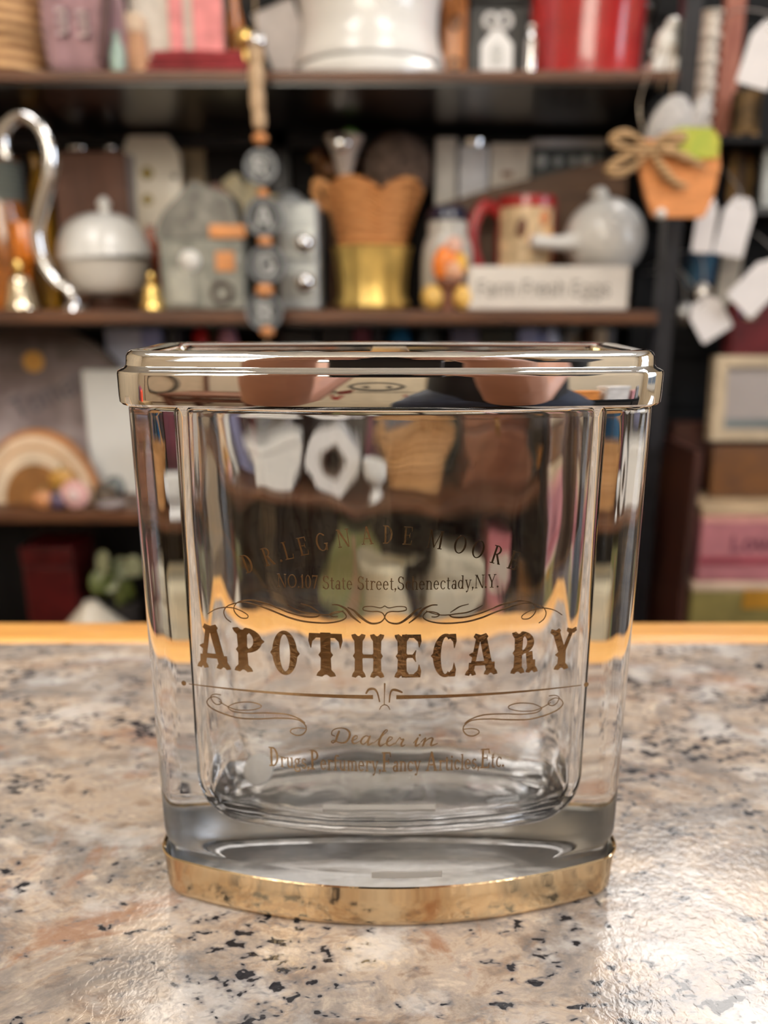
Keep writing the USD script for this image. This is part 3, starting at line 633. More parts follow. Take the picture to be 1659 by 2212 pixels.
# mauve cloth bag with pale stitched marks
x, w_, h_ = spot(108, 262, -45, 1.07, Z1, 140)
mk_mauve = M('mauve_cloth', (.33, .19, .21), .85, var=.15, scale=40, bump=.3, bscale=300, sheen=.2)
t = thing('cloth_bag', 'dusty mauve cloth bag with pale printed marks on the top shelf', 'bag', (x, 1.07, Z1))
b = rbox(w_, .07, h_, .022, 0, 3); b = b.subdivide().subdivide(); v = b.vertices
v[:, 0] *= 1 + .08 * np.sin(v[:, 2] / h_ * 3); b.vertices = v
obj('bag_body', rough_up(b, .004, 22, 4), mk_mauve, t, True)
mk_mauvep = M('pale_print', (.62, .50, .50), .8)
for i, (px, r0) in enumerate(((133, 25), (178, 30))):
    xa = xcol(px, r0 + 20, 1.03) - x
    z = zrow(r0 + 20, 1.03) - Z1
    obj('printed_mark', cat(bx(xa - .006, xa + .006, -.041, -.034, z - .014, z - .010), bx(xa - .006, xa + .006, -.041, -.034, z - .002, z + .002), bx(xa - .006, xa + .006, -.041, -.034, z + .009, z + .013), bx(xa + .003, xa + .006, -.041, -.034, z - .014, z + .013)), mk_mauvep, t, False)
obj('shoulder_strap', tube([(w_ * .42, -.02, h_), (w_ * .5, -.046, h_ * .7), (w_ * .44, -.052, h_ * .35), (w_ * .36, -.045, h_ * .12)], .007, 8, 8), M('plum_strap', (.10, .05, .05), .7), t, True, label='dark plum strap')
x, w_, h_ = spot(236, 270, 70, 1.03, Z1, 145)
t = thing('mint_bottle', 'tiny mint green vase beside the mauve cloth bag', 'vase', (x, 1.03, Z1))
obj('bottle_body', lathe([(0, 0), (w_ * .35, 0), (w_ * .5, h_ * .25), (w_ * .45, h_ * .6), (w_ * .2, h_ * .85), (w_ * .28, h_), (w_ * .2, h_), (w_ * .12, h_ * .85), (0, h_ * .8)], 32, 4), M('mint_glaze', (.34, .46, .40), .3), t, True)
x, w_, h_ = spot(268, 318, 45, 1.10, Z1, 130)
t = thing('peach_box', 'small peach coloured box between mint vase and striped towel', 'box', (x, 1.10, Z1))
obj('box_body', rbox(w_, .05, h_ * .75, .002), M('peach_card', (.72, .40, .22), .6), t, 40)
obj('box_lid', rbox(w_ * 1.06, .054, h_ * .27, .003, h_ * .75), M('cream_card', (.80, .62, .44), .6), t, 40)
# striped towel draped over a block
x, w_, h_ = spot(285, 480, -50, 1.13, Z1, 125)
mk_tow = M('towel_white', (.62, .57, .50), .9, var=.08, scale=60, bump=.3, bscale=250)
t = thing('striped_towel', 'folded cream towel with pink stripes on the top shelf', 'towel', (x, 1.135, Z1))
b = rbox(w_, .07, h_, .02, 0, 3).subdivide().subdivide()
obj('towel_body', rough_up(b, .003, 30, 9), mk_tow, t, True)
mk_pink = M('pink_stripe', (.74, .27, .27), .9, var=.12, scale=60)
for px, pw in ((378, 28), (447, 60)):
    xa = xcol(px, 60, 1.09) - x; ww = pw * .00063
    s = rbox(ww, .008, h_ * .92, .003, h_ * .03).subdivide(); s.apply_translation([xa, -.0375, 0])
    obj('stripe', s, mk_pink, t, True)
x, w_, h_ = spot(330, 546, 126, 1.05, Z1, 150)
t = thing('folded_cloth', 'flat folded dark red cloth lying at the edge of the top shelf', 'cloth', (x, 1.05, Z1))
mk_rc = M('red_cloth', (.26, .025, .03), .8, var=.2, scale=30, bump=.2)
for k in range(3):
    obj('fold', rough_up(rbox(w_ * (1 - .06 * k), .075, h_ / 3.2, .004, k * h_ / 3.1).subdivide().subdivide(), .0012, 40, k), mk_rc, t, True)
x, w_, h_ = spot(484, 530, -40, 1.15, Z1, 90)
mk_amber = glass('amber_glass', (.62, .20, .03), .05, 1.45)
mk_amb2 = M('amber_glaze', (.42, .13, .02), .12, var=.3, scale=20, coat=.6)
t = thing('amber_bottle', 'amber brown bottle on the top shelf behind the bead garland', 'bottle', (x, 1.15, Z1))
obj('bottle_body', lathe([(0, 0), (w_ * .48, 0), (w_ * .5, h_ * .1), (w_ * .5, h_ * .6), (w_ * .2, h_ * .8), (w_ * .2, h_), (0, h_)], 32), mk_amb2, t)
x, w_, h_ = spot(505, 550, 58, 1.11, Z1, 120)
t = thing('gold_ball', 'small faceted gold ornament beside the bead garland', 'ornament', (x, 1.115, Z1))
obj('ornament_ball', trimesh.creation.icosphere(1, w_ * .5).apply_translation([0, 0, h_ - w_ * .5]), gold, t, False)
obj('ornament_stand', lathe([(0, 0), (w_ * .35, 0), (w_ * .3, .006), (w_ * .12, .010), (w_ * .12, h_ - w_ * .9), (0, h_ - w_ * .9)], 24), gold, t)
# leaning black picture frame with a white mount
xa, xb = xcol(548, 0, 1.10), xcol(640, 140, 1.10)
t = thing('leaning_frame', 'tilted black picture frame with a pale mount beside the white pitcher', 'frame', (xcol(622, 148, 1.25), 1.255, Z1 + .0065), ry=-21)
fw, fh = .062, .15
obj('frame_rail', bx(-.014, 0, -.01, .01, 0, fh), mk_dark, t, False); obj('frame_rail', bx(fw, fw + .012, -.01, .01, 0.02, fh), mk_dark, t, False)
obj('frame_rail', bx(0, fw, -.01, .01, fh - .012, fh), mk_dark, t, False)
obj('mount', bx(0, fw, -.006, .006, .002, fh - .012), M('pale_mount', (.66, .60, .58), .6), t, False)
# big white pitcher
x, w_, h_ = spot(624, 972, 0, 1.11, Z1, 140)
R0 = w_ / 2
t = thing('white_pitcher', 'large white enamel pitcher with a flared ringed foot on the top shelf', 'pitcher', (x, 1.118, Z1))
prof = [(0, 0), (R0 * .90, 0), (R0 * .99, .004), (R0 * 1.0, .012), (R0 * .97, .019), (R0 * .935, .0235), (R0 * .925, .0255), (R0 * .945, .028), (R0 * .94, .036), (R0 * .89, .048), (R0 * .855, .065), (R0 * .86, .09), (R0 * .93, .13), (R0 * .96, .17), (R0 * .85, .22), (R0 * .66, .26), (R0 * .62, .29), (R0 * .72, .325), (R0 * .69, .325), (R0 * .58, .29), (R0 * .6, .26), (R0 * .8, .2), (R0 * .8, .1), (0, .03)]
obj('pitcher_body', lathe(prof, 72), white, t, 30)
obj('foot_ring', trimesh.creation.torus(R0 * .928, .0022).apply_translation([0, 0, .0255]), M('grey_groove', (.30, .30, .29), .4), t, True, label='grey groove round the foot')
obj('handle', tube([(R0 * .6, 0, .30), (R0 * 1.3, 0, .29), (R0 * 1.45, 0, .22), (R0 * 1.2, 0, .15), (R0 * .93, 0, .12)], [.010, .012, .012, .010], 12, 8), white, t, True)
obj('spout', ball(R0 * .3, 1, .7, .55, -R0 * .72, 0, .31), white, t, True)
# orange domino block
x, w_, h_ = spot(957, 1006, -60, 1.055, Z1, 140)
t = thing('orange_block', 'orange stained wooden block with dark ring marks beside the white pitcher', 'block', (x, 1.21, Z1))
x = xcol(981, 60, 1.21); w_ = .032; h_ = .155
mk_orw = wood('orange_wood', (.40, .12, .015), (.60, .22, .035), 'z', .4, 14, coat=.2)
UsdGeom.Xformable(t).GetOrderedXformOps()[0].Set(Gf.Vec3d(x, 1.21, Z1))
obj('block_body', rbox(w_, .05, h_, .004), mk_orw, t, 40)
for z in (.055, .105): obj('ring_mark', R(trimesh.creation.torus(.007, .0022), 90, 'x').apply_translation([0, -.025, z]), M('ring_brown', (.05, .025, .012), .4), t, True)
# charcoal canister
x, w_, h_ = spot(1008, 1162, -60, 1.17, Z1, 130)
t = thing('charcoal_canister', 'charcoal grey canister behind a white shield-shaped price tag', 'canister', (x, 1.245, Z1))
mk_char = M('charcoal', (.045, .047, .047), .5, var=.2)
obj('canister_body', rbox(w_ * .94, .08, h_ * .85, .008, 0, 3), mk_char, t, 40); obj('canister_lid', rbox(w_ * .96, .083, h_ * .15, .006, h_ * .85, 3), mk_char, t, 40)
def shield(w, h): return Polygon([(-w / 2 + .003, 0), (w / 2 - .003, 0), (w / 2, .003), (w / 2, h * .66), (w * .12, h), (-w * .12, h), (-w / 2, h * .66), (-w / 2, .003)])
x, w_, h_ = spot(1042, 1111, 52, 1.012, Z1, 140)
t = thing('price_tag', 'white shield-shaped price tag with a ribbon knot before the charcoal canister', 'tag', (x, 1.02, Z1), rx=-7)
obj('tag_card', ext(shield(w_, h_), .0012), paper, t, False); obj('tag_print', ext(shield(w_ * .45, h_ * .5).buffer(0), .0003, -.0003).apply_translation([0, 0, h_ * .18]), M('faint_print', (.55, .54, .52), .6), t, False)
for a in (-1, 1): obj('ribbon_loop', R(R(trimesh.creation.torus(.0075, .0028), 90, 'x'), a * 20, 'y').apply_translation([a * .008, 0, h_ + .008]), M('grey_ribbon', (.62, .60, .58), .35), t, True)
obj('ribbon_knot', ball(.006, 1, .7, 1, 0, 0, h_ + .004), M('grey_ribbon', (0, 0, 0)), t, True)
x, w_, h_ = spot(1135, 1160, 55, 1.06, Z1, 130)
t = thing('silver_tube', 'slim silver capped tube between charcoal canister and red crock', 'tube', (x, 1.06, Z1))
obj('tube_body', lathe([(0, 0), (w_ / 2, 0), (w_ / 2, h_ * .75), (w_ * .35, h_ * .8), (w_ * .35, h_), (0, h_)], 24), silver, t)
# red crock
x, w_, h_ = spot(1160, 1412, 0, 1.095, Z1, 130)
R0 = w_ / 2
t = thing('red_crock', 'wide glossy dark red ceramic crock on the top shelf', 'crock', (x, 1.14, Z1))
mk_red = M('red_glaze', (.40, .016, .018), .22, var=.15, scale=14, bump=.15, bscale=40, coat=.5)
obj('crock_body', rough_up(lathe([(0, 0), (R0 * .9, 0), (R0 * .97, .006), (R0 * .99, .014), (R0 * .965, .024), (R0 * .97, .05), (R0 * 1.0, .10), (R0 * 1.0, .15), (R0 * .96, .17), (R0 * .99, .18), (R0 * .93, .18), (R0 * .9, .17), (R0 * .9, .03), (0, .02)], 96), .0018, 18, 3), mk_red, t, 40)
x, w_, h_ = spot(1404, 1470, 38, 1.03, Z1, 135)
t = thing('white_figurine', 'small glossy white figurine on a plinth at the right end of the top shelf', 'figurine', (x, 1.03, Z1))
obj('plinth', rbox(w_, .04, h_ * .26, .003), white, t, 40)
obj('figure', cat(ball(h_ * .3, .75, .7, 1.1, w_ * .05, 0, h_ * .52), ball(h_ * .15, 1, 1, 1, w_ * .22, 0, h_ * .86), ball(h_ * .1, 1.6, .7, .7, -w_ * .18, 0, h_ * .4)), white, t, True)
x, w_, h_ = spot(1394, 1415, 20, 1.235, Z1, 95)
t = thing('violet_bottle', 'narrow violet glass bottle behind the white figurine', 'bottle', (xcol(1412, 60, 1.24), 1.24, Z1))
obj('bottle_body', lathe([(0, 0), (.009, 0), (.009, .07), (.004, .085), (.004, .10), (0, .10)], 24), M('violet_glaze', (.22, .10, .32), .2), t)
x, w_, h_ = spot(1420, 1466, -40, 1.18, Z1, 40)
t = thing('grey_jug', 'grey pewter jug top behind the white figurine', 'jug', (xcol(1424, 20, 1.25) - .03, 1.238, Z1))
obj('jug_body', lathe([(0, 0), (.018, 0), (.022, .04), (.02, .09), (.012, .12), (.016, .14), (0, .14)], 32, 3), pewter, t, True)
# stack of more things on the very top board, out of the picture: none

# ------------------------------------------------------------ middle shelf
# silver swan-necked handle of a tray stand at the left
t = thing('silver_scroll', 'tall polished silver scroll handle at the left of the middle shelf', 'handle', (0, 0, 0))
def ptsY(L, Y): return [at(px, py, Y) for px, py in L]
L = [(18, 345), (8, 310), (12, 275), (45, 250), (85, 270), (108, 320), (108, 375), (92, 440), (80, 500), (92, 560), (120, 605), (150, 628)]
p = ptsY(L, 1.03); p.append(np.array([xcol(165, 668, 1.03), 1.03, Z2 + .006]))
obj('scroll_rod', tube(p, [.006, .0085, .0095, .0085, .007, .006], 12, 8), silver, t, True)
obj('scroll_foot', lathe([(0, 0), (.016, 0), (.013, .006), (0, .008)], 24).apply_translation([p[-1][0], 1.03, Z2]), silver, t)
# grey-green woven cup and amber bottles far left
x, w_, h_ = spot(-45, 48, 345, 1.20, Z2, 440)
t = thing('amber_jar', 'tall amber jar with a grey woven sleeve at the left end of the middle shelf', 'jar', (x, 1.20, Z2))
obj('jar_body', lathe([(0, 0), (w_ * .5, 0), (w_ * .55, h_ * .1), (w_ * .55, h_ * .6), (w_ * .48, h_ * .66), (w_ * .46, h_), (0, h_)], 40), mk_amb2, t)
obj('woven_sleeve', lathe([(w_ * .48, h_ * .72), (w_ * .50, h_ * .72), (w_ * .50, h_ * .98), (w_ * .48, h_ * .98), (w_ * .47, h_ * .97), (w_ * .47, h_ * .73), (w_ * .48, h_ * .72)], 40), wick('grey_weave', (.10, .11, .10), (.24, .26, .23), 180), t, label='grey-green woven sleeve')
x, w_, h_ = spot(28, 78, 480, 1.10, Z2, 560)
t = thing('orange_candle', 'squat orange glass candle holder under the silver scroll', 'candle', (x, 1.10, Z2))
obj('candle_glass', lathe([(0, 0), (w_ * .3, 0), (w_ * .12, h_ * .2), (w_ * .12, h_ * .45), (w_ * .5, h_ * .6), (w_ * .5, h_ * .95), (w_ * .42, h_), (w_ * .3, h_ * .95), (0, h_ * .7)], 36, 3), M('orange_glaze', (.62, .17, .015), .15, coat=.5), t, True)
x, w_, h_ = spot(48, 95, 330, 1.25, Z2, 420)
t = thing('ochre_bottle', 'ochre yellow bottle behind the silver scroll', 'bottle', (x, 1.265, Z2))
obj('bottle_body', lathe([(0, 0), (w_ * .5, 0), (w_ * .55, h_ * .5), (w_ * .5, h_ * .75), (w_ * .22, h_ * .9), (w_ * .24, h_), (0, h_)], 36, 3), M('ochre_glaze', (.50, .25, .03), .25, coat=.3), t, True)
for i, (pl, pr_, rt, Y, lab) in enumerate(((8, 78, 560, 1.035, 'small silver and gold bell at the left end of the middle shelf'), (302, 354, 588, 1.04, 'small gold bell between covered dish and grey tin house'))):
    x, w_, h_ = spot(pl, pr_, rt, Y, Z2, 660)
    t = thing('bell', lab, 'bell', (x, Y, Z2), group='small bells on the middle shelf')
    bm_ = gold if i else m_metal('silver_gilt', (.86, .76, .58), .16, 60, .1)
    obj('bell_body', lathe([(0, .0), (w_ * .5, 0), (w_ * .46, h_ * .14), (w_ * .36, h_ * .4), (w_ * .28, h_ * .62), (w_ * .1, h_ * .74), (0, h_ * .74)], 36, 3), bm_, t, True)
    obj('bell_handle', lathe([(0, h_ * .72), (w_ * .08, h_ * .74), (w_ * .15, h_ * .86), (w_ * .08, h_), (0, h_)], 20, 3), gold, t, True)
# covered white dish on a dark stand
x, w_, h_ = spot(106, 312, 425, 1.085, Z2, 630)
R0 = w_ / 2
t = thing('covered_dish', 'white ceramic covered dish with a knobbed domed lid on a dark stand', 'dish', (x, 1.115, Z2))
obj('stand', lathe([(0, 0), (R0 * .62, 0), (R0 * .66, .008), (R0 * .42, .014), (R0 * .42, .020), (0, .020)], 40), M('dark_stand', (.05, .02, .012), .3, coat=.3), t)
zz = .020; hb = (h_ - zz)
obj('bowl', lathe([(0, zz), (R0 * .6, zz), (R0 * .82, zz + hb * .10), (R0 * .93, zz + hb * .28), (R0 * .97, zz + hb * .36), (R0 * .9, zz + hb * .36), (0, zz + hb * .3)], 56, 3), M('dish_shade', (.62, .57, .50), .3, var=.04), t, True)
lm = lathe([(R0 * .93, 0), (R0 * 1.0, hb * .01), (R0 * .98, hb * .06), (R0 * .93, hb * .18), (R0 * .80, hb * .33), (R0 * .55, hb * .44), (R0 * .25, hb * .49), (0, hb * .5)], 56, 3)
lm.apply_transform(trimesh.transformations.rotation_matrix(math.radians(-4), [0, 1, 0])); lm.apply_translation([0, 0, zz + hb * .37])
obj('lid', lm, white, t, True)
obj('knob', lathe([(R0 * .13, 0), (R0 * .10, hb * .05), (R0 * .15, hb * .1), (R0 * .05, hb * .17), (0, hb * .17)], 24, 3).apply_translation([0.004, 0, zz + hb * .86]), white, t, True)
# brown wooden book box
x, w_, h_ = spot(128, 284, 332, 1.25, Z2, 470)
t = thing('brown_box', 'upright reddish brown wooden box behind the covered dish', 'box', (x, 1.255, Z2))
mk_brn = wood('brown_wood', (.10, .035, .018), (.17, .065, .035), 'z', .5, 12)
obj('box_body', rbox(w_, .05, h_, .003), mk_brn, t, 40)
obj('spine', rbox(.009, .052, h_ * .98, .002).apply_translation([w_ / 2 + .005, 0, 0]), M('grey_spine', (.20, .17, .17), .5), t, 40, label='grey spine')
for i, (px, r0, nm) in enumerate(((150, 310, 'left'), (240, 318, 'right'))):
    w2 = .022; x2 = xcol(px if i else 165, r0, 1.255)
    t = thing('silver_ball', f'small shiny silver ball lying on the brown box, {nm} one', 'ball', (x2, 1.255, Z2 + h_ + .0004), group='silver balls on the brown box')
    obj('ball', ball(.0085, 1.6 if i == 0 else 1, 1, 1, 0, 0, .0082), silver, t, True)
# cream cutting board with olive dots
x, w_, h_ = spot(292, 408, 305, 1.28, Z2, 560)
t = thing('cream_board', 'cream cutting board with olive dots behind the gold bell', 'board', (x, 1.225, Z2 + .001), rx=-4)
o = Polygon([(-w_ / 2, 0), (w_ / 2, 0), (w_ / 2, h_ * .9), (w_ * .3, h_), (-w_ * .4, h_), (-w_ / 2, h_ * .93)]).buffer(-.004).buffer(.004)
obj('board', ext(o, .012), cream, t, 40)
mk_olive = M('olive_paint', (.25, .17, .02), .5)
for px, r0, rr in ((312, 372, .009), (314, 430, .008), (372, 380, .004)):
    obj('dot', disc_y(rr, .0012).apply_translation([xcol(px, r0, 1.225) - x, -.0003, zrow(r0, 1.225) - Z2]), mk_olive if rr > .005 else mk_char, t, False)
x, w_, h_ = spot(311, 345, 490, 1.09, Z2, 580)
t = thing('amber_vial', 'small reddish amber vial behind the gold bell', 'bottle', (x, 1.16, Z2))
x = xcol(328, 540, 1.16); h_ = zrow(488, 1.16) - Z2
UsdGeom.Xformable(t).GetOrderedXformOps()[0].Set(Gf.Vec3d(x, 1.16, Z2))
obj('vial_body', lathe([(0, 0), (.010, 0), (.0105, h_ * .8), (.006, h_ * .9), (.006, h_), (0, h_)], 28), M('red_amber', (.28, .05, .015), .15, coat=.5), t)
# grey tin house
x, w_, h_ = spot(352, 532, 515, 1.06, Z2, 650)
t = thing('tin_house', 'weathered grey tin house with round white window and orange panels', 'ornament', (x, 1.075, Z2))
mk_tin = M('weathered_tin', (.25, .245, .21), .55, .3, var=.25, scale=50, bump=.2, bscale=150)
D_ = .06
obj('house_body', rbox(w_, D_, h_, .004), mk_tin, t, 40)
rp = Polygon([(-w_ * .55, h_), (w_ * .5, h_), (w_ * .36, h_ + .050), (-w_ * .05, h_ + .068), (-w_ * .42, h_ + .03)])
obj('roof', ext(rp, D_ * 1.0, -D_ / 2), M('tin_roof', (.19, .18, .155), .6, .2, var=.3, scale=60, bump=.3), t, False)
zf = -D_ / 2
def loc(px, r0, Y=1.045): return xcol(px, r0, Y) - x, zrow(r0, Y) - Z2
for px, r0, ww, hh in ((487, 565, .024, .024), (492, 500, .046, .016)):
    a, b = loc(px, r0); obj('orange_panel', rbox(ww, .004, hh, .0015).apply_translation([a, zf - .002, b - hh / 2]), M('orange_panel', (.68, .27, .08), .5), t, 40, label='orange panel')
a, b = loc(410, 563); obj('window', ball(.0135, 1, .5, 1, a, zf, b), white, t, True, label='round white window knob')
a, b = loc(480, 632); obj('keyhole_ring', R(trimesh.creation.torus(.012, .0035), 90, 'x').apply_translation([a, zf, b]), M('ring_dark', (.08, .06, .05), .4, .6), t, True)
a, b = loc(425, 660); obj('door_panel', rbox(.034, .004, .045, .002).apply_translation([loc(395, 640)[0], zf - .001, .006]), M('tin_light', (.36, .35, .30), .5, .2), t, 40)
x, w_, h_ = spot(425, 520, 400, 1.21, Z2, 520)
t = thing('brown_house', 'dark red-brown pointed wooden house block behind the grey tin house', 'ornament', (x, 1.20, Z2))
obj('house_block', ext(Polygon([(-w_ / 2, 0), (w_ / 2, 0), (w_ / 2, h_ * .86), (w_ * .1, h_), (-w_ * .2, h_ * .97), (-w_ / 2, h_ * .70)]), .035, -.018), mk_brn, t, False)
# cream leaves / dried husks behind the garland
x, w_, h_ = spot(425, 600, 300, 1.26, Z2, 450)
t = thing('cream_blossom', 'large cream paper blossom behind the bead garland', 'flower', (x, 1.26, Z2))
mk_petal = M('cream_petal', (.74, .64, .42), .7, var=.15, scale=25)
for k in range(7):
    a = math.radians(-80 + k * 27 + 8 * (k % 2)); q = ball(.032, .62, .28, 1.25, 0, 0, .03)
    q = R(q, math.degrees(a), 'y'); obj('petal', q.apply_translation([.012 * (k % 3 - 1), -.008 * (k % 2), h_ * .52]), mk_petal, t, True)
obj('stem', tube([(0, 0, 0), (.004, 0, h_ * .3), (0, 0, h_ * .55)], .005, 8, 6), M('stem_green', (.20, .20, .08), .6), t, True)
x, w_, h_ = spot(400, 500, 285, 1.285, Z2, 400)
# silver tin drawers
mk_tin2 = M('zinc', (.30, .31, .31), .4, .5, var=.15, scale=40)
for i, (r0, zb, lab) in enumerate(((560, 0, 'lower small zinc drawer box with a bright round knob'), (482, 1, 'middle small zinc drawer box with a bright round knob, stacked on the lower one'))):
    pass
x, w_, h_ = spot(606, 692, 440, 1.07, Z2, 655)
t = thing('zinc_cabinet', 'little zinc two-drawer cabinet with shining round knobs right of the bead garland', 'cabinet', (x, 1.075, Z2))
obj('body', rbox(w_, .06, h_, .004), mk_tin2, t, 40)
obj('top_finial', lathe([(0, 0), (.018, 0), (.02, .006), (.008, .016), (0, .018)], 28, 3).apply_translation([-.012, 0, h_ - .002]), mk_tin2, t, True)
for r0, r1 in ((578, 640), (492, 560)):
    za, zb = zrow(r1, 1.045) - Z2, zrow(r0, 1.045) - Z2
    d = obj('drawer', rbox(w_ * .86, .006, zb - za, .002).apply_translation([0, -.032, za]), M('zinc_light', (.42, .43, .42), .35, .5, var=.1), t, 40)
    obj('knob', ball(.0125, 1, .9, 1, xcol(657, 560, 1.04) - x, -.040, (za + zb) / 2), silver, d, True)
# wicker tulip basket on a gold footed pot
x, w_, h_ = spot(716, 890, 530, 1.09, Z2, 640)
R0 = w_ / 2
t = thing('gold_pot', 'fluted gold metal pot on the middle shelf under the wicker basket', 'pot', (x, 1.125, Z2))
gm = lathe([(0, 0), (R0 * .86, 0), (R0 * .95, .006), (R0 * .84, .02), (R0 * .86, h_ * .5), (R0 * .95, h_ * .9), (R0 * 1.0, h_), (0, h_)], 120)
v = gm.vertices; a = np.arctan2(v[:, 1], v[:, 0]); rr = 1 + .035 * np.cos(a * 10); v[:, 0] *= rr; v[:, 1] *= rr; gm.vertices = v
obj('pot_body', gm, M('soft_gold', (.80, .55, .16), .38, .55, var=.15, scale=30), t, 40)
x, w_, ht_ = spot(690, 915, 385, 1.09, Z2, 500)
hh = ht_ - h_
R1 = w_ / 2
t = thing('tulip_basket', 'honey wicker basket with a scalloped rim standing on the gold pot', 'basket', (x, 1.125, Z2 + h_ + .0005))
n_, k_ = 120, 26; V = []; F = []
for layer, off in ((0, 0.), (1, -.005)):
    for i in range(k_ + 1):
        for j in range(n_):
            a = 2 * math.pi * j / n_
            lobes = abs(math.sin(a * 2.5 + .32)) ** .6
            top = hh * (.74 + .26 * lobes)
            s = i / k_; z = s * top
            r = R1 * (.70 + .30 * s ** 1.3) + off + .0016 * math.cos(i * math.pi)
            V.append((r * math.cos(a), r * math.sin(a), z))
N1 = (k_ + 1) * n_
for layer in (0, 1):
    for i in range(k_):
        for j in range(n_):
            q = [layer * N1 + i * n_ + j, layer * N1 + i * n_ + (j + 1) % n_, layer * N1 + (i + 1) * n_ + (j + 1) % n_, layer * N1 + (i + 1) * n_ + j]
            if layer: q = q[::-1]
            F += [q[:3], [q[0], q[2], q[3]]]
for j in range(n_):
    a, b = k_ * n_ + j, k_ * n_ + (j + 1) % n_; F += [[a, b, N1 + b], [a, N1 + b, N1 + a]]
mk_wick2 = wick('honey_wicker', (.38, .15, .045), (.80, .40, .15), 110)
obj('basket_body', trimesh.Trimesh(np.array(V), np.array(F), process=False), mk_wick2, t, 50)
obj('basket_floor', cyl(R1 * .69, .004, 0, 40), mk_wick2, t)
obj('handle', tube([(-R1 * .85, -.01, hh * .55), (-R1 * 1.08, -.015, hh * .75), (-R1 * 1.05, -.015, hh * .98), (-R1 * .82, -.01, hh * .86)], .006, 8, 8), mk_wick2, t, True)
# dark seed-head ball in the basket
xb_ = xcol(858, 360, 1.235); zb_ = zrow(368, 1.235)
t = thing('seed_head', 'big dark brown dried seed-head ball on a stem behind the wicker basket', 'dried plant', (xb_, 1.235, Z2))
rb = (xcol(934, 360, 1.235) - xcol(784, 360, 1.235)) / 2
zc_ = zb_ - Z2
s = trimesh.creation.icosphere(5, rb); s = rough_up(s, .0045, 120, 5, False)
mk_seed = M('seed_brown', (.22, .145, .11), .9, col2=(.06, .042, .036), scale=90, bump=.8, bscale=180)
obj('seed_ball', s.apply_translation([0, 0, zc_]), mk_seed, t, True)
obj('stem', tube([(0, 0, .0004), (0, .004, zc_ * .5), (0, 0, zc_ - rb * .8)], .005, 8, 6), M('stem_green', (0, 0, 0)), t, True)
# carved bird with a bright label
x, w_, h_ = spot(672, 760, 330, 1.235, Z2, 420)
t = thing('carved_bird', 'small carved brown wooden bird behind the wicker basket', 'ornament', (x, 1.25, Z2))
mk_bird = wood('bird_wood', (.10, .04, .012), (.22, .09, .03), 'x', .4, 20)
obj('perch', cat(cyl(.016, .006), cyl(.004, h_ - .03, .004)), mk_bird, t)
obj('bird_body', cat(ball(.019, 1.3, .8, .9, 0, 0, h_ - .02), ball(.011, 1, .9, 1, -.02, 0, h_ - .004), R(ball(.012, 1.9, .6, .4), -15, 'y').apply_translation([.03, 0, h_ - .014])), mk_bird, t, True)
obj('beak', R(trimesh.creation.cone(.004, .012), -90, 'y').apply_translation([-.029, 0, h_ - .005]), gold, t)
x, w_, h_ = spot(715, 785, 292, 1.285, Z2, 400)
t = thing('white_lily', 'white porcelain lily with a green calyx between bird and seed-head ball', 'flower', (x, 1.20, Z2))
h_ = zrow(300, 1.20) - Z2
obj('lily_cup', lathe([(0, h_ - .055), (.008, h_ - .05), (.018, h_ - .02), (.028, h_ + .002), (.026, h_ + .002), (.015, h_ - .02), (0, h_ - .045)], 32, 3), M('porcelain_pink', (.80, .70, .64), .2, coat=.3), t, True)
obj('calyx', ball(.010, 1.2, .8, .8, .008, -.012, h_ + .004), M('leaf_green', (.14, .30, .05), .5), t, True)
obj('bright_petal', R(ball(.013, 1, .35, 1), 45, 'y').apply_translation([-.004, -.024, h_ - .008]), silver, t, True)
obj('stem', tube([(0, 0, 0), (0, 0, h_ - .05)], .004, 8), M('stem_green', (0, 0, 0)), t, True)
# storage jar with navy lid and painted figure
x, w_, h_ = spot(912, 1022, 440, 1.085, Z2, 655)
R0 = w_ / 2
t = thing('painted_jar', 'pale storage jar with a navy lid and a painted orange posy on its front', 'jar', (x, 1.09, Z2))
obj('jar_body', lathe([(0, 0), (R0 * .85, 0), (R0 * .98, .006), (R0 * 1.0, .03), (R0 * .98, h_ * .55), (R0 * .78, h_ * .72), (R0 * .74, h_ * .84), (0, h_ * .84)], 48, 3), M('jar_glaze', (.50, .47, .43), .25, coat=.3), t, True)
obj('lid', lathe([(0, h_ * .84), (R0 * .76, h_ * .84), (R0 * .78, h_ * .89), (R0 * .6, h_ * .97), (0, h_)], 40, 3), M('navy_glaze', (.012, .012, .035), .2, coat=.4), t, True, label='domed navy lid')
def jl(px, r0): return xcol(px, r0, 1.055) - x, zrow(r0, 1.055) - Z2
t2 = thing('posy_figurine', 'small orange and yellow figurine with two yellow feet before the painted jar', 'figurine', (x, 1.03, Z2))
def jl(px, r0): return xcol(px, r0, 1.03) - x, zrow(r0, 1.03) - Z2
for px, r0, rr, col, nm, sc in ((965, 572, .019, (.85, .22, .02), 'body', (.95, .6, 1.25)), (993, 572, .012, (.80, .42, .04), 'wing', (.8, .8, 1.3)), (978, 585, .013, (.80, .42, .25), 'belly', (1.1, 1.0, 1.1)), (980, 532, .012, (.72, .42, .32), 'head', (1, .9, 1)), (970, 610, .014, (.16, .05, .02), 'skirt', (1.2, .9, .8))):
    a, b = jl(px, r0); obj(nm, ball(rr, *sc, a, -.002 if nm in ('belly', 'wing') else 0, b), M('figurine_' + nm, col, .4), t2, True)
for px in (933, 1001):
    a, b = jl(px, 632); obj('foot', ball(.0135, 1, .9, 1.15, a, -.004, .0155), M('figurine_yellow', (.78, .48, .12), .4), t2, True)
a, b = jl(967, 655); obj('stump', cyl(.012, .035, 0, 24, a, .004), M('figurine_skirt', (0, 0, 0)), t2)
